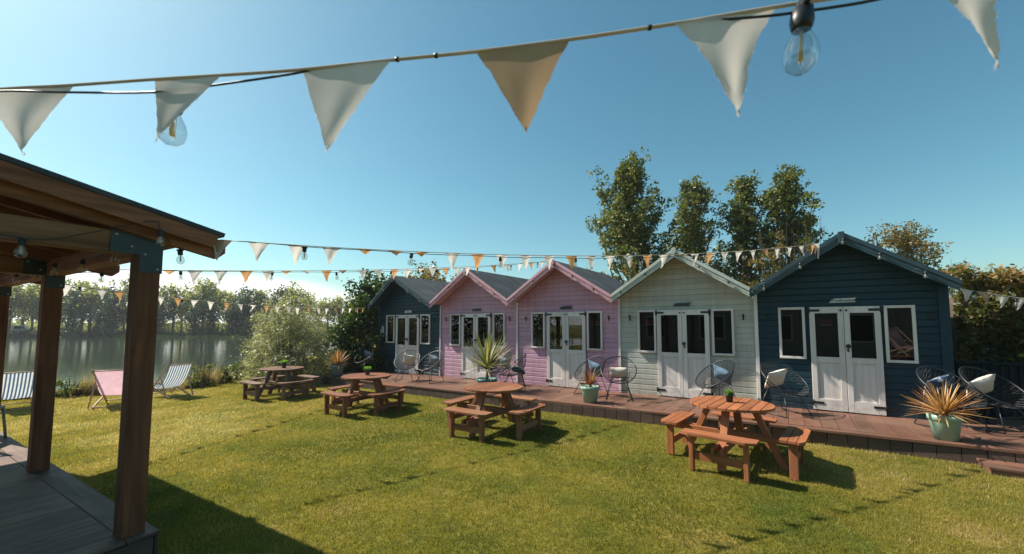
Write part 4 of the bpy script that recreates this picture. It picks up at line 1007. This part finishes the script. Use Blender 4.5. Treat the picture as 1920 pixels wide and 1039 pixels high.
def bunting(pts, flags, size, label, r=.004, lamps=None, lamp_label=None, wob=0.004, drop=.03):
    root = empty('bunting', (0, 0, 0), 0, label, 'bunting', 'strings of cream and orange bunting')
    rope('tape', pts, r, M['tape'], parent=root)
    for k, fl in enumerate(flags):
        px, c = fl[0], fl[1]; kind = fl[2] if len(fl) > 2 else 0
        p, d = on_path(pts, px); s_ = size
        flag(root, p, d, s_, s_ * (.34 if kind else 1.12), M[MC[c]], swing=random.uniform(-.05, .05), bulge=.012, seed=k + int(size * 100), lean=random.uniform(-.12, .12), lift=random.uniform(-.3, .3), fine=6)
    if lamps:
        fe = empty('festoon_lights', (0, 0, 0), 0, lamp_label, 'string lights', 'black festoon cables with clear bulbs')
        cp = [p + Vector((0, 0, -drop * math.sin(i / len(pts) * math.pi) + wob * math.sin(i * 1.3))) for i, p in enumerate(pts)]
        rope('cable', cp, .0035, M['black'], parent=fe)
        for px in lamps: p, d = on_path(cp, px); bulb(fe, p - Vector((0, 0, .03)), (random.uniform(-.15, .15), random.uniform(-.15, .15)))
    return root
SA, EA = pp(.44, -.18, 2.53), hp(*(lambda u, n: (u, n))(.37, 8.50), 3.16)
pa = catenary(SA, EA, .17)
bunting(pa, [(404, 'w'), (414, 'm'), (485, 'w'), (558, 'w'), (622, 'w'), (685, 'o', 1), (742, 'o', 1), (790, 'o', 1), (848, 'w'), (896, 'o'), (941, 'w'), (985, 'w'), (1028, 'w'), (1071, 'o'), (1106, 'w'), (1144, 'w'), (1178, 'w'), (1214, 'o'), (1244, 'w'), (1276, 'm', 1), (1303, 'w'), (1333, 'o'), (1359, 'w'), (1386, 'w'), (1411, 'w'), (1435, 'o'), (1457, 'w'), (1480, 'w'), (1502, 'w'), (1524, 'o')], .165,
        'bunting string from the pavilion corner to the near teal hut roof', lamps=[571, 771, 938, 1079, 1200, 1300, 1393, 1475], lamp_label='cable of bulbs running with the bunting from pavilion to near teal hut')
SB, EB = pp(.5, 2.46, 2.46), hp(-4.74, 8.50, 3.34)
pb = catenary(SB, EB, .10)
bunting(pb, [(318, 'o', 1), (366, 'w'), (414, 'w'), (462, 'o'), (503, 'w'), (537, 'o', 1), (576, 'w', 1), (612, 'o'), (642, 'o', 1), (679, 'w'), (709, 'w'), (740, 'o'), (765, 'w'), (790, 'w', 1), (812, 'w'), (835, 'o'), (858, 'w'), (878, 'w'), (925, 'o'), (950, 'w'), (975, 'w'), (996, 'o'), (1015, 'w')], .165,
        'bunting string from the pavilion side to the middle pink hut ridge', lamps=[339, 510, 631, 733, 818, 895, 958, 1008], lamp_label='cable of bulbs running with the bunting to the middle pink hut')
SC_, EC = pp(.42, 5.2, 2.44), hp(-12.2, 8.55, 2.36)
pc = catenary(SC_, EC, .16)
bunting(pc, [(124, 'w'), (154, 'w', 1), (190, 'w'), (222, 'o'), (300, 'w'), (333, 'o'), (365, 'w'), (395, 'w'), (425, 'o'), (450, 'w'), (475, 'w'), (500, 'o'), (520, 'w'), (540, 'w'), (558, 'w'), (578, 'o'), (597, 'w'), (613, 'w'), (628, 'o'), (643, 'w'), (657, 'w'), (669, 'o'), (681, 'o')], .165,
        'lowest bunting string crossing before the lake trees to the far teal hut', lamps=[150, 341, 412, 471, 525, 566, 603, 640, 668], lamp_label='cable of bulbs with the lowest bunting string before the lake trees')
pd_ = catenary(hp(2.09, 8.53, 2.30), hp(5.2, 9.6, 2.28), .22)
bunting(pd_, [(1812, 'w'), (1845, 'm'), (1880, 'w'), (1915, 'w'), (1950, 'w'), (1990, 'o')], .16, 'short bunting string from the near teal hut eave to the right hedge', lamps=[1828, 1905], lamp_label='cable of bulbs from the near teal hut eave to the hedge')
rb = MB(); q = EA + Vector((0, -.02, .0))
for k, (dx, L) in enumerate(((-.01, .17), (.012, .26), (.02, .13))):
    p0 = q + RV * dx; p1 = q + RV * (dx * 1.8 + .01) - Vector((0, 0, L)); sd_ = RV * .012
    mid = p0.lerp(p1, .5) + RV * .015 - NV * .02; rb.poly([p0 - sd_, p0 + sd_, mid + sd_, mid - sd_]); rb.poly([mid - sd_, mid + sd_, p1 + sd_ * .8, p1 - sd_ * .8])
tag(rb.build('ribbon', M['tape']), 'loose cream ribbon ends tied at the near teal hut barge board', 'ribbon')
# the near string right above the camera
def nearY(px): return 1.12 - .34 * px / 1700
npx = [(-160, 182), (0, 167), (130, 160), (300, 148), (415, 141), (560, 131), (740, 112), (890, 97), (1068, 74), (1262, 45), (1455, 13), (1600, -8), (1752, -16), (1870, -30), (2080, -60)]
pn = [at(x, y, nearY(x)) for x, y in npx]
def smooth(P, k=5):
    out = []
    for i in range(len(P) - 1):
        p0, p1, p2, p3 = P[max(i - 1, 0)], P[i], P[i + 1], P[min(i + 2, len(P) - 1)]
        for j in range(k):
            t = j / k; out.append(.5 * ((2 * p1) + (p2 - p0) * t + (2 * p0 - 5 * p1 + 4 * p2 - p3) * t * t + (3 * p1 - p0 - 3 * p2 + p3) * t ** 3))
    return out + [P[-1]]
ps = smooth(pn)
nr = empty('bunting', (0, 0, 0), 0, 'large close bunting string of cream and mustard flags across the top', 'bunting', 'strings of cream and orange bunting')
tp = MB(); tp.tube(ps, .0042, 8); tp.build('tape', M['tape'], nr)
for px in (818, 1218, 745):
    p, d = on_path(ps, px); kn = MB(); kn.tube([p - d * .004, p + d * .004], .0062, 8); kn.build('tie', M['black'], nr)
# x0,x1,tip px,tip py,colour,bulge,swing
for k, (xa, xb, tx, ty, c, bg_, sw) in enumerate(((-34, 142, 24, 285, 'w', .022, .02), (288, 418, 292, 264, 'w', .010, .0), (566, 736, 613, 284, 'w', .012, .0), (892, 1068, 985, 243, 'm', .010, .01), (1262, 1456, 1382, 218, 'w', .014, -.01), (1748, 1876, 1874, 122, 'w', .014, .0))):
    pA, _ = on_path(ps, xa); pB, _ = on_path(ps, xb); mid = (pA + pB) / 2; tip = at(tx, ty, mid.y + .01)
    if xb - xa > 150 or k == 0: pass
    dv = pB - pA; out = Vector((-dv.y, dv.x, 0)).normalized(); n = 16; mb = MB(); idx = {}; rs = random.Random(k + 5); nn = tip - mid
    for i in range(n + 1):
        v = i / n
        for j in range(n + 1 - i):
            q_ = (j / (n - i)) if n > i else .5
            wv = (1 - v) * (1 - (.02, .0, .02, .05, .24, .22)[k] * math.sin(v * math.pi)); edge = rs.uniform(-1, 1) * .0022 if (j in (0, n - i) and 0 < i < n) else 0
            o_ = bg_ * (math.sin(q_ * 3.4 + v * .9 + k) * (.3 + v * .5) * (1 - v * .6) + .5 * math.sin(q_ * 7 + k * 2 + v) * v * (1 - v) * 2) + sw * v * v
            idx[(i, j)] = len(mb.v); mb.v.append(tuple(mid + dv * ((q_ - .5) * wv) + dv.normalized() * edge + nn * v + out * o_))
    for i in range(n):
        for j in range(n - i):
            mb.face([idx[(i, j)], idx[(i + 1, j)], idx[(i, j + 1)]], None, .5, 0, True)
            if j < n - i - 1: mb.face([idx[(i + 1, j)], idx[(i + 1, j + 1)], idx[(i, j + 1)]], None, .5, 0, True)
    # frayed selvedge threads
    for e in range(n):
        for jj in (0, 1):
            a_ = Vector(mb.v[idx[(e, 0 if jj == 0 else n - e)]]); b__ = Vector(mb.v[idx[(e + 1, 0 if jj == 0 else n - e - 1)]])
            for _ in range(5):
                p0 = a_.lerp(b__, rs.random()); dr = Vector((rs.uniform(-1, 1), rs.uniform(-1, 1), rs.uniform(-1.2, .3))) * .0045; mb.poly([p0, p0 + Vector((.0008, 0, .0008)), p0 + dr])
    for _ in range(60 if k >= 4 else 24):
        p0 = Vector(mb.v[idx[(n, 0)]]) - nn * rs.uniform(0, .05); dr = Vector((rs.uniform(-1, 1), rs.uniform(-1, 1), rs.uniform(-2.2, .2))) * .006; mb.poly([p0, p0 + Vector((.0009, 0, .0009)), p0 + dr])
    fo = mb.build('flag', M[MC[c]], nr)
    if c == 'm': fo['label'] = 'mustard yellow flag'
cps = smooth([at(x, y - (2 if 740 < x < 1300 else 0), nearY(x) + (.006 if 590 < x < 1300 or 280 < x < 420 else -.007)) for x, y in [(-160, 180), (0, 171), (120, 173), (290, 173), (415, 158), (540, 140), (600, 129), (750, 113), (1068, 77), (1262, 48), (1440, 30), (1500, 22), (1560, 14), (1640, 0), (1760, -30), (2050, -95)]])
nf_ = empty('festoon_lights', (0, 0, 0), 0, 'close black cable with two large clear bulbs along the top bunting', 'string lights', 'black festoon cables with clear bulbs')
rope('cable', cps, .0032, M['black'], parent=nf_)
p, d = on_path(cps, 1503); bulb(nf_, p - Vector((0, 0, .016)), (.05, -.06), 1.2); p, d = on_path(cps, 331); bulb(nf_, at(326, 196, nearY(326) + .055), (.05, .0), 1.22)
# bulbs along the barge boards of the huts
for i, lb in enumerate(('far teal hut', 'left pink hut', 'middle pink hut', 'pale mint hut', 'near teal hut')):
    root, g = HR[i]; fe = empty('festoon_lights', (0, 0, 0), 0, 'bulbs on a cable along the roof edge of the ' + lb, 'string lights', 'black festoon cables with clear bulbs')
    P_ = lambda x, dz: hp(g['uc'] + x, 9 - .45 - .062, (g['zr'] + (g['zt'] - g['zr']) * (abs(x - g['rx']) / abs((g['T'] if x > g['rx'] else -g['T']) - g['rx']))) + dz)
    xs = [-g['T'] + .02 + (2 * g['T'] - .04) * k / 18 for k in range(19)]
    cab = [P_(x, -.055 - .03 * abs(math.sin(k * 1.05))) for k, x in enumerate(xs)]; rope('cable', cab, .0035, M['black'], parent=fe)
    for x in (-.82 * g['T'], -.42 * g['T'], .02 * g['T'] + g['rx'], .35 * g['T'], .72 * g['T']): bulb(fe, P_(x, -.10) - NV * .012, (random.uniform(-.3, .3), random.uniform(-.3, .3)))
# festoon on the pavilion
pf = empty('festoon_lights', (0, 0, 0), 0, 'bulbs hanging along the beams of the timber pavilion', 'string lights', 'black festoon cables with clear bulbs')
def on_b(px, py, b_):
    d = ray(px, py); k = (b_ - (-(P1)).dot(BV) + CAMZ * 0) ; o = Vector((0, 0, CAMZ)); t = (b_ - (o - P1).dot(BV)) / d.dot(BV); return o + d * t
def on_a(px, py, a_):
    d = ray(px, py); o = Vector((0, 0, CAMZ)); t = (a_ - (o - P1).dot(AV)) / d.dot(AV); return o + d * t
bl = [on_b(217, 471, -.13), on_b(155, 492, -.13), on_b(103, 498, -.13), on_b(66, 507, -.13), on_b(31, 516, -.13)]
c1 = [pp(-.13, -.12, 2.36)] 
for p in bl: c1 += [p + Vector((0, 0, .035)), p + Vector((0, 0, .03))]
rope('cable', smooth([c1[0]] + [p + Vector((0, 0, .03)) for p in bl] + [pp(-.13, 5, 2.36)]), .0035, M['black'], parent=pf)
for p in bl: bulb(pf, p, (0, 0))
bl2 = [on_a(301, 438, -.27), on_a(338, 474, -.05), on_a(41, 455, -.13), on_b(191, 515, .35)]
for p in bl2[:3]: bulb(pf, p, (random.uniform(-.2, .2), random.uniform(-.2, .2)))
rope('cable', smooth([pp(-1.4, -.13, 2.42), bl2[2] + Vector((0, 0, .03)), pp(-.4, -.13, 2.42), pp(-.05, -.24, 2.58), bl2[0] + Vector((0, 0, .03)), bl2[1] + Vector((0, 0, .03)), SA]), .0035, M['black'], parent=pf)
bulb(pf, bl2[3], (0, .2)); rope('cable', smooth([pp(-.1, 2.5, 2.34), bl2[3] + Vector((0, 0, .03)), SB]), .0035, M['black'], parent=pf)
# ------------------------------------------------------------------ vegetation
def tree(name, loc, H, Rw, mat, n_leaf, lsize, label, cat='tree', group=None, base=.25, nbr=34, up=(35, 65), seed=1, spread=.18, trunk_r=.12, shape='poplar', asp=.6):
    rs = np.random.default_rng(seed); root = empty(name, loc, 0, label, cat, group); tr = MB()
    tr.tube([(0.06 * math.sin(k + seed), .05 * math.cos(k * 1.3), H * k / 8 * .97) for k in range(9)], [trunk_r * (1 - k / 9) ** .8 + .008 for k in range(9)], 8)
    C = []; R_ = []
    br = MB()
    for i in range(nbr):
        t = (i + rs.uniform(0, 1)) / nbr; h0 = H * (base + (0.97 - base) * t)
        if shape == 'poplar': prof = math.sin(min(1, (1 - t) * 1.1 + .04) * math.pi / 2) * (.55 + .45 * math.sin(min(1, t * 3 + .3) * math.pi / 2))
        elif shape == 'round': prof = math.sqrt(max(.03, 1 - (2 * t - .9) ** 2))
        else: prof = .55 + .45 * math.sin(t * math.pi)
        az = i * 2.399 + rs.uniform(-.5, .5); el = rad(rs.uniform(*up)); Lb = Rw * prof * rs.uniform(.75, 1.2) / max(.35, math.cos(el))
        Lb = min(Lb, (H * 1.0 - h0) / max(.2, math.sin(el)) + .25)
        d = Vector((math.cos(az) * math.cos(el), math.sin(az) * math.cos(el), math.sin(el))); p = Vector((0, 0, h0)); pts = [p.copy()]; ns = 5
        for j in range(ns): d = (d + Vector((rs.uniform(-.15, .15), rs.uniform(-.15, .15), .06))).normalized(); p = p + d * Lb / ns; pts.append(p.copy())
        br.tube(pts, [trunk_r * .32 * (1 - t * .6) * (1 - j / (ns + 1)) + .004 for j in range(ns + 1)], 5, cap=False)
        m_ = int(n_leaf / nbr * (0.4 + prof) * 1.0) + 4
        q = rs.uniform(.18, 1.05, m_) ** .8 * ns; k = np.clip(q.astype(int), 0, ns - 1); f = q - k; PA_ = np.array([list(v) for v in pts])
        # leaves sit in small clumps along twigs
        ncl = max(3, m_ // 14); cc = rs.uniform(.2, 1.03, ncl) * ns; ck = np.clip(cc.astype(int), 0, ns - 1); cpos = PA_[ck] + (PA_[ck + 1] - PA_[ck]) * (cc - ck)[:, None] + rs.normal(0, spread, (ncl, 3)) * np.array([1, 1, .8])
        own = rs.integers(0, ncl, m_); pos = cpos[own] + rs.normal(0, spread * .48, (m_, 3)); shade = rs.uniform(-.25, .25, ncl)[own]
        C.append(pos); R_.append(np.clip(.48 + shade + rs.normal(0, .2, m_), 0, 1))
    tr.v, off = tr.v, len(tr.v); 
    tr.build('trunk', M['bark'], root); br.build('branches', M['bark'], root)
    leaves('crown', np.concatenate(C), lsize, M[mat], root, np.concatenate(R_), asp, rs=rs); return root
def px_xy(px, Y): return ((px - CX) / FPX * Y * 1.0, Y)
POP = [(1188, 16.5, 8.55, 1.9, 'tallest leafy poplar, leftmost behind the pale mint hut'), (1303, 17.5, 8.2, 1.45, 'narrow poplar second from left behind the mint hut ridge'), (1405, 17.0, 8.2, 1.4, 'poplar just left of the rightmost poplar behind the huts'), (1487, 16.5, 8.35, 1.55, 'rightmost poplar rising beside the near teal hut roof')]
for i, (px, Y, H, Rw, lb) in enumerate(POP):
    x, y = px_xy(px, Y); tree('poplar_tree', (x, y, 0), H, Rw, 'lf_poplar', 19000 if i == 0 else 12500, .135, lb, group='poplars behind the huts', base=.14, nbr=50, up=(38, 68), seed=11 + i, spread=.16, trunk_r=.13)
x, y = px_xy(1706, 15.5); tree('birch_tree', (x, y, 0), 5.6, 1.35, 'lf_scrub', 6500, .10, 'loose pale leafed young tree behind the near teal hut roof', base=.3, nbr=34, up=(35, 65), seed=31, spread=.17, trunk_r=.07)
x, y = px_xy(1648, 15.0); tree('birch_tree', (x, y, 0), 5.3, .55, 'lf_scrub', 900, .10, 'small thin tree just left of the loose pale tree', base=.4, nbr=16, up=(35, 65), seed=32, spread=.15, trunk_r=.05)
x, y = px_xy(808, 19); tree('young_tree', (x, y, -.1), 4.5, 1.3, 'lf_scrub', 3200, .13, 'young light green tree above the far teal hut roof', base=.3, nbr=26, up=(30, 60), seed=33, spread=.2, trunk_r=.06)
def bush(name, loc, sx_, sy_, H, mat, n, ls, label, seed, cat='bush', group=None, asp=.6, lump=.35, twigs=40, z0=0.0, rot=0.0, twigh=.5, core=True, tilt=0):
    rs = np.random.default_rng(seed); root = empty(name, loc, rot, label, cat, group)
    # lumpy ellipsoid built of many clumps
    nc = max(18, int(n / 70)); th = rs.uniform(0, 2 * np.pi, nc); ph = np.arccos(rs.uniform(-.15, 1, nc)); r_ = rs.uniform(.55, 1.0, nc) ** .6 * (1 + rs.normal(0, lump * .28, nc))
    cx = np.cos(th) * np.sin(ph) * r_ * sx_; cy = np.sin(th) * np.sin(ph) * r_ * sy_; cz = z0 + np.clip(np.cos(ph) * r_ + .12, 0.04, 2) * H * .88
    own = rs.integers(0, nc, n); sg = lump * .42 * min(sx_, sy_, H) ** .5 * .55
    pos = np.stack([cx, cy, cz], 1)[own] + rs.normal(0, sg, (n, 3)); pos[:, 2] = np.maximum(pos[:, 2], .02)
    tc_ = rs.uniform(-.22, .22, nc)[own]; leaves('foliage', pos, ls, M[mat], root, np.clip(.45 + tc_ + rs.normal(0, .2, n), 0, 1), asp, rs=rs)
    st_ = MB()
    for k in range(twigs):
        t = rs.uniform(0, 2 * np.pi); q = rs.uniform(.2, .9); b_ = Vector((math.cos(t) * q * sx_ * .5, math.sin(t) * q * sy_ * .5, 0)); e = Vector((math.cos(t) * q * sx_ * rs.uniform(.7, 1.05), math.sin(t) * q * sy_, H * rs.uniform(.75, 1.0 + twigh * .25) * math.sqrt(max(.1, 1 - q * q * .8))))
        st_.tube([b_, b_.lerp(e, .5) + Vector((0, 0, .08)), e], [.018, .011, .003], 4, cap=False)
    st_.build('branches', M['bark'], root); return root
# left of the huts
bush('laurel_bush', hp(-13.2, 9.6, -.1), 1.5, 1.6, 3.65, 'lf_laurel', 27000, .12, 'dark glossy bush against the left side of the far teal hut', 41, twigs=60, lump=.4)
bush('laurel_bush', hp(-12.9, 12.0, -.1), 1.6, 1.5, 4.3, 'lf_scrub', 6000, .13, 'sunlit yellow green bush top behind the dark glossy bush', 42, twigs=40, lump=.45)
bush('willow_bush', (-7.55, 13.6, -.15), 1.25, 1.3, 2.75, 'lf_willow', 24000, .11, 'silvery grey green willow bush on the bank left of the dark bush', 43, asp=.22, twigs=34, twigh=1.2, lump=.45)
bush('willow_bush', (-8.75, 14.9, -.4), .6, 1.0, 1.8, 'lf_willow', 12000, .11, 'lower silvery willow bush leaning over the water', 44, asp=.22, twigs=60, twigh=1.2, lump=.45)
bush('willow_bush', (-6.9, 12.5, -.15), .9, .55, 1.3, 'lf_willow', 4500, .10, 'small pale willow shrub behind the farthest picnic table', 45, asp=.25, twigs=40, lump=.4)
# behind the huts
for k, (px, Y, sx_, sy_, H, mt, n, lb) in enumerate(((1180, 14.6, 1.5, 1.0, 3.95, 'lf_scrub', 5500, 'tawny bush below the tallest poplar behind the mint hut'), (1075, 15.5, 1.0, .8, 3.55, 'lf_scrub', 1600, 'thin twiggy bush behind the middle pink hut roof'), (1345, 14.0, 1.5, 1.0, 4.35, 'lf_scrub', 6500, 'tawny bush behind the mint hut right roof slope'), (1450, 13.6, 1.5, 1.0, 4.75, 'lf_scrub', 8000, 'broad tawny green bush between the mint and near teal roofs'), (1520, 14.2, .8, .8, 5.2, 'lf_scrub', 3000, 'tawny bush reaching up beside the near teal hut ridge'))):
    x, y = px_xy(px, Y); bush('scrub_bush', (x, y, 0), sx_, sy_, H, mt, n, .10, lb, 50 + k, group='bushes behind the huts', twigs=50, twigh=1.0)
for k, (px, Y, sx_, H, lb) in enumerate(((1800, 15.0, 1.1, 4.35, 'rounded olive willow top behind the right hedge, nearer the hut'), (1865, 16.0, 1.2, 4.0, 'rounded olive willow top behind the right hedge, at the picture edge'))):
    x, y = px_xy(px, Y); bush('willow_bush', (x, y, 0), sx_, 1.0, H, 'lf_willow', 6000, .10, lb, 60 + k, asp=.3, twigs=40)
# hedge to the right
hg = empty('beech_hedge', hp(2.5, 10.55, 0.0), -AN, 'tall copper tinged hedge at the right edge behind the chairs', 'hedge')
rs = np.random.default_rng(77); n = 62000; fx = rs.uniform(0, 7.5, n)
top = 2.60 + .10 * np.sin(fx * 2.1) + .08 * np.sin(fx * 5.3 + 1) - .06 * fx + .10 * np.sin(fx * 11)
front = rs.uniform(size=n) < .72
z = np.where(front, rs.uniform(0.02, 1, n) * top, top + rs.normal(0, .07, n)); yy = np.where(front, .12 + .16 * np.sin(fx * 2.7 + z * 2.1) * np.sin(z * 3.1 + fx) + .10 * np.sin(fx * 6.1 - z * 5) + np.abs(rs.normal(0, .11, n)), rs.uniform(.1, 1.6, n))
yy = yy + np.where(front, np.clip((z - top + .5), 0, 1) ** 2 * .7, 0)
cop = np.clip(.36 + .22 * (z / 2.6) + .18 * np.sin(fx * 1.9 + z * 2.3) + rs.normal(0, .2, n), 0, 1)
leaves('foliage', np.stack([fx, yy, z], 1), .085, M['lf_hedge'], hg, cop, .62, rs=rs)
mb = MB(); mb.box((3.75, .95, 1.15), (7.4, .9, 2.3)); mb.build('branches', M['bark'], hg)  # solid bark-coloured core added inside the leaves to stop see-through
# ---- near bank: weeds and reeds
def weeds(name, loc, H, R_, n, mt, label, seed, ls=.07):
    return bush(name, loc, R_, R_ * .6, H, mt, n, ls, label, seed, cat='plant', group='leafy weeds along the lake bank', twigs=14, lump=.5, twigh=1.4)
for k, (px, py, H, R_, n) in enumerate(((132, 741, .50, .42, 900), (165, 735, .35, .30, 400), (352, 726, .50, .35, 700), (385, 722, .85, .45, 1300), (420, 716, .60, .40, 900), (448, 711, .65, .40, 900), (475, 703, .7, .5, 1200), (505, 700, .6, .5, 1000), (245, 731, .35, .3, 350))):
    x, y = ground_px(px, py, -.13); weeds('weed_plant', (x, y, max(-.2, lawn_z(x, y)) - .03), H, R_, n, 'lf_weed', ['low leafy weed left of the pink deckchair', 'small weed beside the low leafy weed', 'leafy weed right of the striped deckchair', 'tallest leafy weed by the water, right of the striped deckchair', 'yellowish weed right of the tallest weed', 'bushy weed in the middle of the bank', 'weed clump left of the farthest picnic table', 'weed clump behind the farthest picnic table', 'small weed behind the pink deckchair'][k], 80 + k)
rs = np.random.default_rng(5); V = []; R_ = []
shore = [Vector((a, b_, 0)) for a, b_ in LAKE[:8]]; shore.insert(0, Vector((-17, 8.4, 0)))
for k in range(15000):
    i = rs.integers(0, len(shore) - 1); p = shore[i].lerp(shore[i + 1], rs.uniform()); off = abs(rs.normal(.0, .22)) + .05 * 0; dn = (shore[i + 1] - shore[i]).normalized(); nn_ = Vector((-dn.y, dn.x, 0)); p = p + nn_ * (off * 1.2 - .12); 
    cl_ = .5 + .5 * math.sin(p.x * 3.1 + p.y * 2.2) * math.sin(p.x * 1.1 + 2); h_ = rs.uniform(.15, .55) * (.4 + 1.2 * cl_); z = float(gz(p.x, p.y)); z = max(z, -.85)
    a = rs.uniform(0, 6.28); w_ = rs.uniform(.003, .008); ln = rs.uniform(.05, .35) * h_; b_ = rs.uniform(0, 6.28); cx_, sx1 = math.cos(b_) * w_, math.sin(b_) * w_
    V += [(p.x - cx_, p.y - sx1, z), (p.x + cx_, p.y + sx1, z), (p.x + math.cos(a) * ln, p.y + math.sin(a) * ln, z + h_)]; R_.append(rs.uniform())
tag(npmesh('reeds', V, 3, R_, M['lf_reed']), 'dry pinkish grasses and reeds along the lake bank', 'reeds', kind='stuff')
# ---- far shore
far = []
def fartree(seed, H, Rw, mat, nl, ls, shape, base):
    t = tree('lakeside_tree', (0, 0, 0), H, Rw, mat, nl, ls, 'x', 'tree', None, base=base, nbr=30, up=(15, 60), seed=seed, spread=.75, trunk_r=.28, shape=shape, asp=.75); return t
protos = [fartree(101, 8.6, 3.0, 'lf_far', 1700, .42, 'round', .3), fartree(102, 8.0, 2.2, 'lf_far', 1300, .4, 'poplar', .22), fartree(103, 9.0, 3.4, 'lf_far', 1900, .42, 'round', .35), fartree(104, 7.4, 1.4, 'lf_dark', 1100, .42, 'col', .1)]
used = set(); rs = random.Random(3)
fl = [(x + rs.uniform(-6, 6), rs.choice((0, 1, 2, 0, 2))) for x in range(112, 700, 21)] + [(x, 3) for x in (368, 395, 436, 447, 464, 300, 215, 186, 140, 560, 520)] + [(-30, 2), (20, 2), (45, 0), (62, 2), (80, 0), (96, 1)]
for px, k in fl:
    Y = rs.uniform(82, 92) if k != 3 else rs.uniform(79.5, 82); o = protos[k] if k not in used else copy_tree(protos[k]); used.add(k)
    s_ = rs.choice((.68, .8, .9, 1.0, 1.12)) * (1.35 if px < 100 else 1.0); x, y = px_xy(px, Y); o.location = (x, y, -.5); o.rotation_euler = (0, 0, rs.uniform(0, 6)); o.scale = (s_ * rs.uniform(.9, 1.1), s_, s_)
    o['label'] = 'tall pale tree at the left end of the far lake shore' if px < 100 else ('slim dark ivy clad tree on the far lake shore' if k == 3 else 'pale green tree in the row on the far lake shore')
    o['group'] = 'tall pale trees at the left of the far shore' if px < 100 else ('slim dark trees on the far shore' if k == 3 else 'row of trees on the far lake shore')
rs2 = random.Random(8); q0 = Vector((-106, 76, 0)); q1 = Vector((-92, 50, 0)); q2 = Vector((-70, 12, 0)); q3 = Vector((-60, -20, 0))
for k in range(16):
    t = k / 15 * 3; a_, b__ = (q0, q1) if t < 1 else ((q1, q2) if t < 2 else (q2, q3)); p = a_.lerp(b__, t % 1 if t < 3 else 1.0) + Vector((-5 + rs2.uniform(-2, 2), 0, -.5))
    o = copy_tree(protos[rs2.choice((0, 2))]); o.location = p; o.rotation_euler = (0, 0, rs2.uniform(0, 6)); s_ = rs2.uniform(.9, 1.2); o.scale = (s_, s_, s_)
    o['label'] = 'tree on the left lake shore beyond the picture edge'; o['group'] = 'trees on the left lake shore'
r3 = np.random.default_rng(19); nb_ = 9000; tt = r3.uniform(0, 3, nb_); QP = np.array([[-106, 76], [-92, 50], [-70, 12], [-60, -20]], float); qi = np.clip(tt.astype(int), 0, 2); qf = (tt - qi)[:, None]  # unseen leaves added on the left shore; they darken the hut window reflections
qp = QP[qi] * (1 - qf) + QP[qi + 1] * qf; tag(leaves('added_thicket', np.stack([qp[:, 0] - 3 + r3.normal(0, 1, nb_), qp[:, 1], -.8 + 4.8 * r3.uniform(0, 1, nb_)], 1), .9, M['lf_dark'], rnd=r3.uniform(0, 1, nb_), rs=r3), 'dark thicket along the left lake shore beyond the picture edge', 'thicket', kind='stuff')
nb_ = 26000; r2 = np.random.default_rng(9); X = r2.uniform(-115, -22, nb_); Z = -.8 + np.abs(r2.normal(0, .55, nb_)) * (1 + .3 * np.sin(X * .7)); Yb = 78.2 + r2.uniform(0, 1.6, nb_)
tag(leaves('bank_undergrowth', np.stack([X, Yb, Z], 1), .34, M['lf_dark'], rnd=r2.uniform(0, 1, nb_), rs=r2), 'dark undergrowth along the far lake bank', 'undergrowth', kind='stuff')
nb_ = 20000; X = r2.uniform(-140, -10, nb_); Yb = r2.uniform(89, 112, nb_); Z = -.4 + r2.uniform(0, 1, nb_) * (1.9 + 1.0 * np.sin(X * .31) + .8 * np.sin(X * .83))
tag(leaves('distant_wood', np.stack([X, Yb, Z], 1), .8, M['lf_far'], rnd=r2.uniform(.1, .7, nb_), rs=r2), 'distant scrubby wood behind the far shore trees', 'wood', kind='stuff')
x, y = px_xy(42, 83); vn = empty('parked_van', (x, y, -.38), rad(44), 'small white van parked between the trees on the far shore', 'van')
mb = MB(); mb.prism([(-.9, .35), (.9, .35), (.9, 1.1), (.75, 1.85), (-.75, 1.85), (-.9, 1.1)], -2, 2, T=lambda a, b_, c: Vector((a, c, b_))); mb.build('body', M['carwhite'], vn)
mb = MB(); mb.prism([(-.75, 1.15), (.75, 1.15), (.66, 1.7), (-.66, 1.7)], -2.01, -2.0, T=lambda a, b_, c: Vector((a, c, b_))); mb.build('windscreen', M['ink'], vn)
for sx_ in (-1, 1):
    for yy in (-1.3, 1.3): mb = MB(); mb.tube([(sx_ * .72, yy, .33), (sx_ * .92, yy, .33)], .33, 16); mb.build('wheel', M['rubber'], vn)

# ------------------------------------------------------------------ air
mb = MB(); mb.box((0, 0, 4.5), (1500, 1500, 15)); hz_ = mb.build('haze', M['ink'])
hm = bpy.data.materials.new('haze_air'); hm.use_nodes = True; nt = hm.node_tree; nt.nodes.remove(nt.nodes['Principled BSDF'])
pv = N(nt, 'ShaderNodeVolumePrincipled'); pv.inputs['Color'].default_value = (0.90, 0.95, 1.0, 1); pv.inputs['Density'].default_value = 0.0005; pv.inputs['Anisotropy'].default_value = 0.2
nt.links.new(pv.outputs[0], nt.nodes['Material Output'].inputs['Volume']); hz_.data.materials.clear(); hz_.data.materials.append(hm); tag(hz_, kind='stuff')
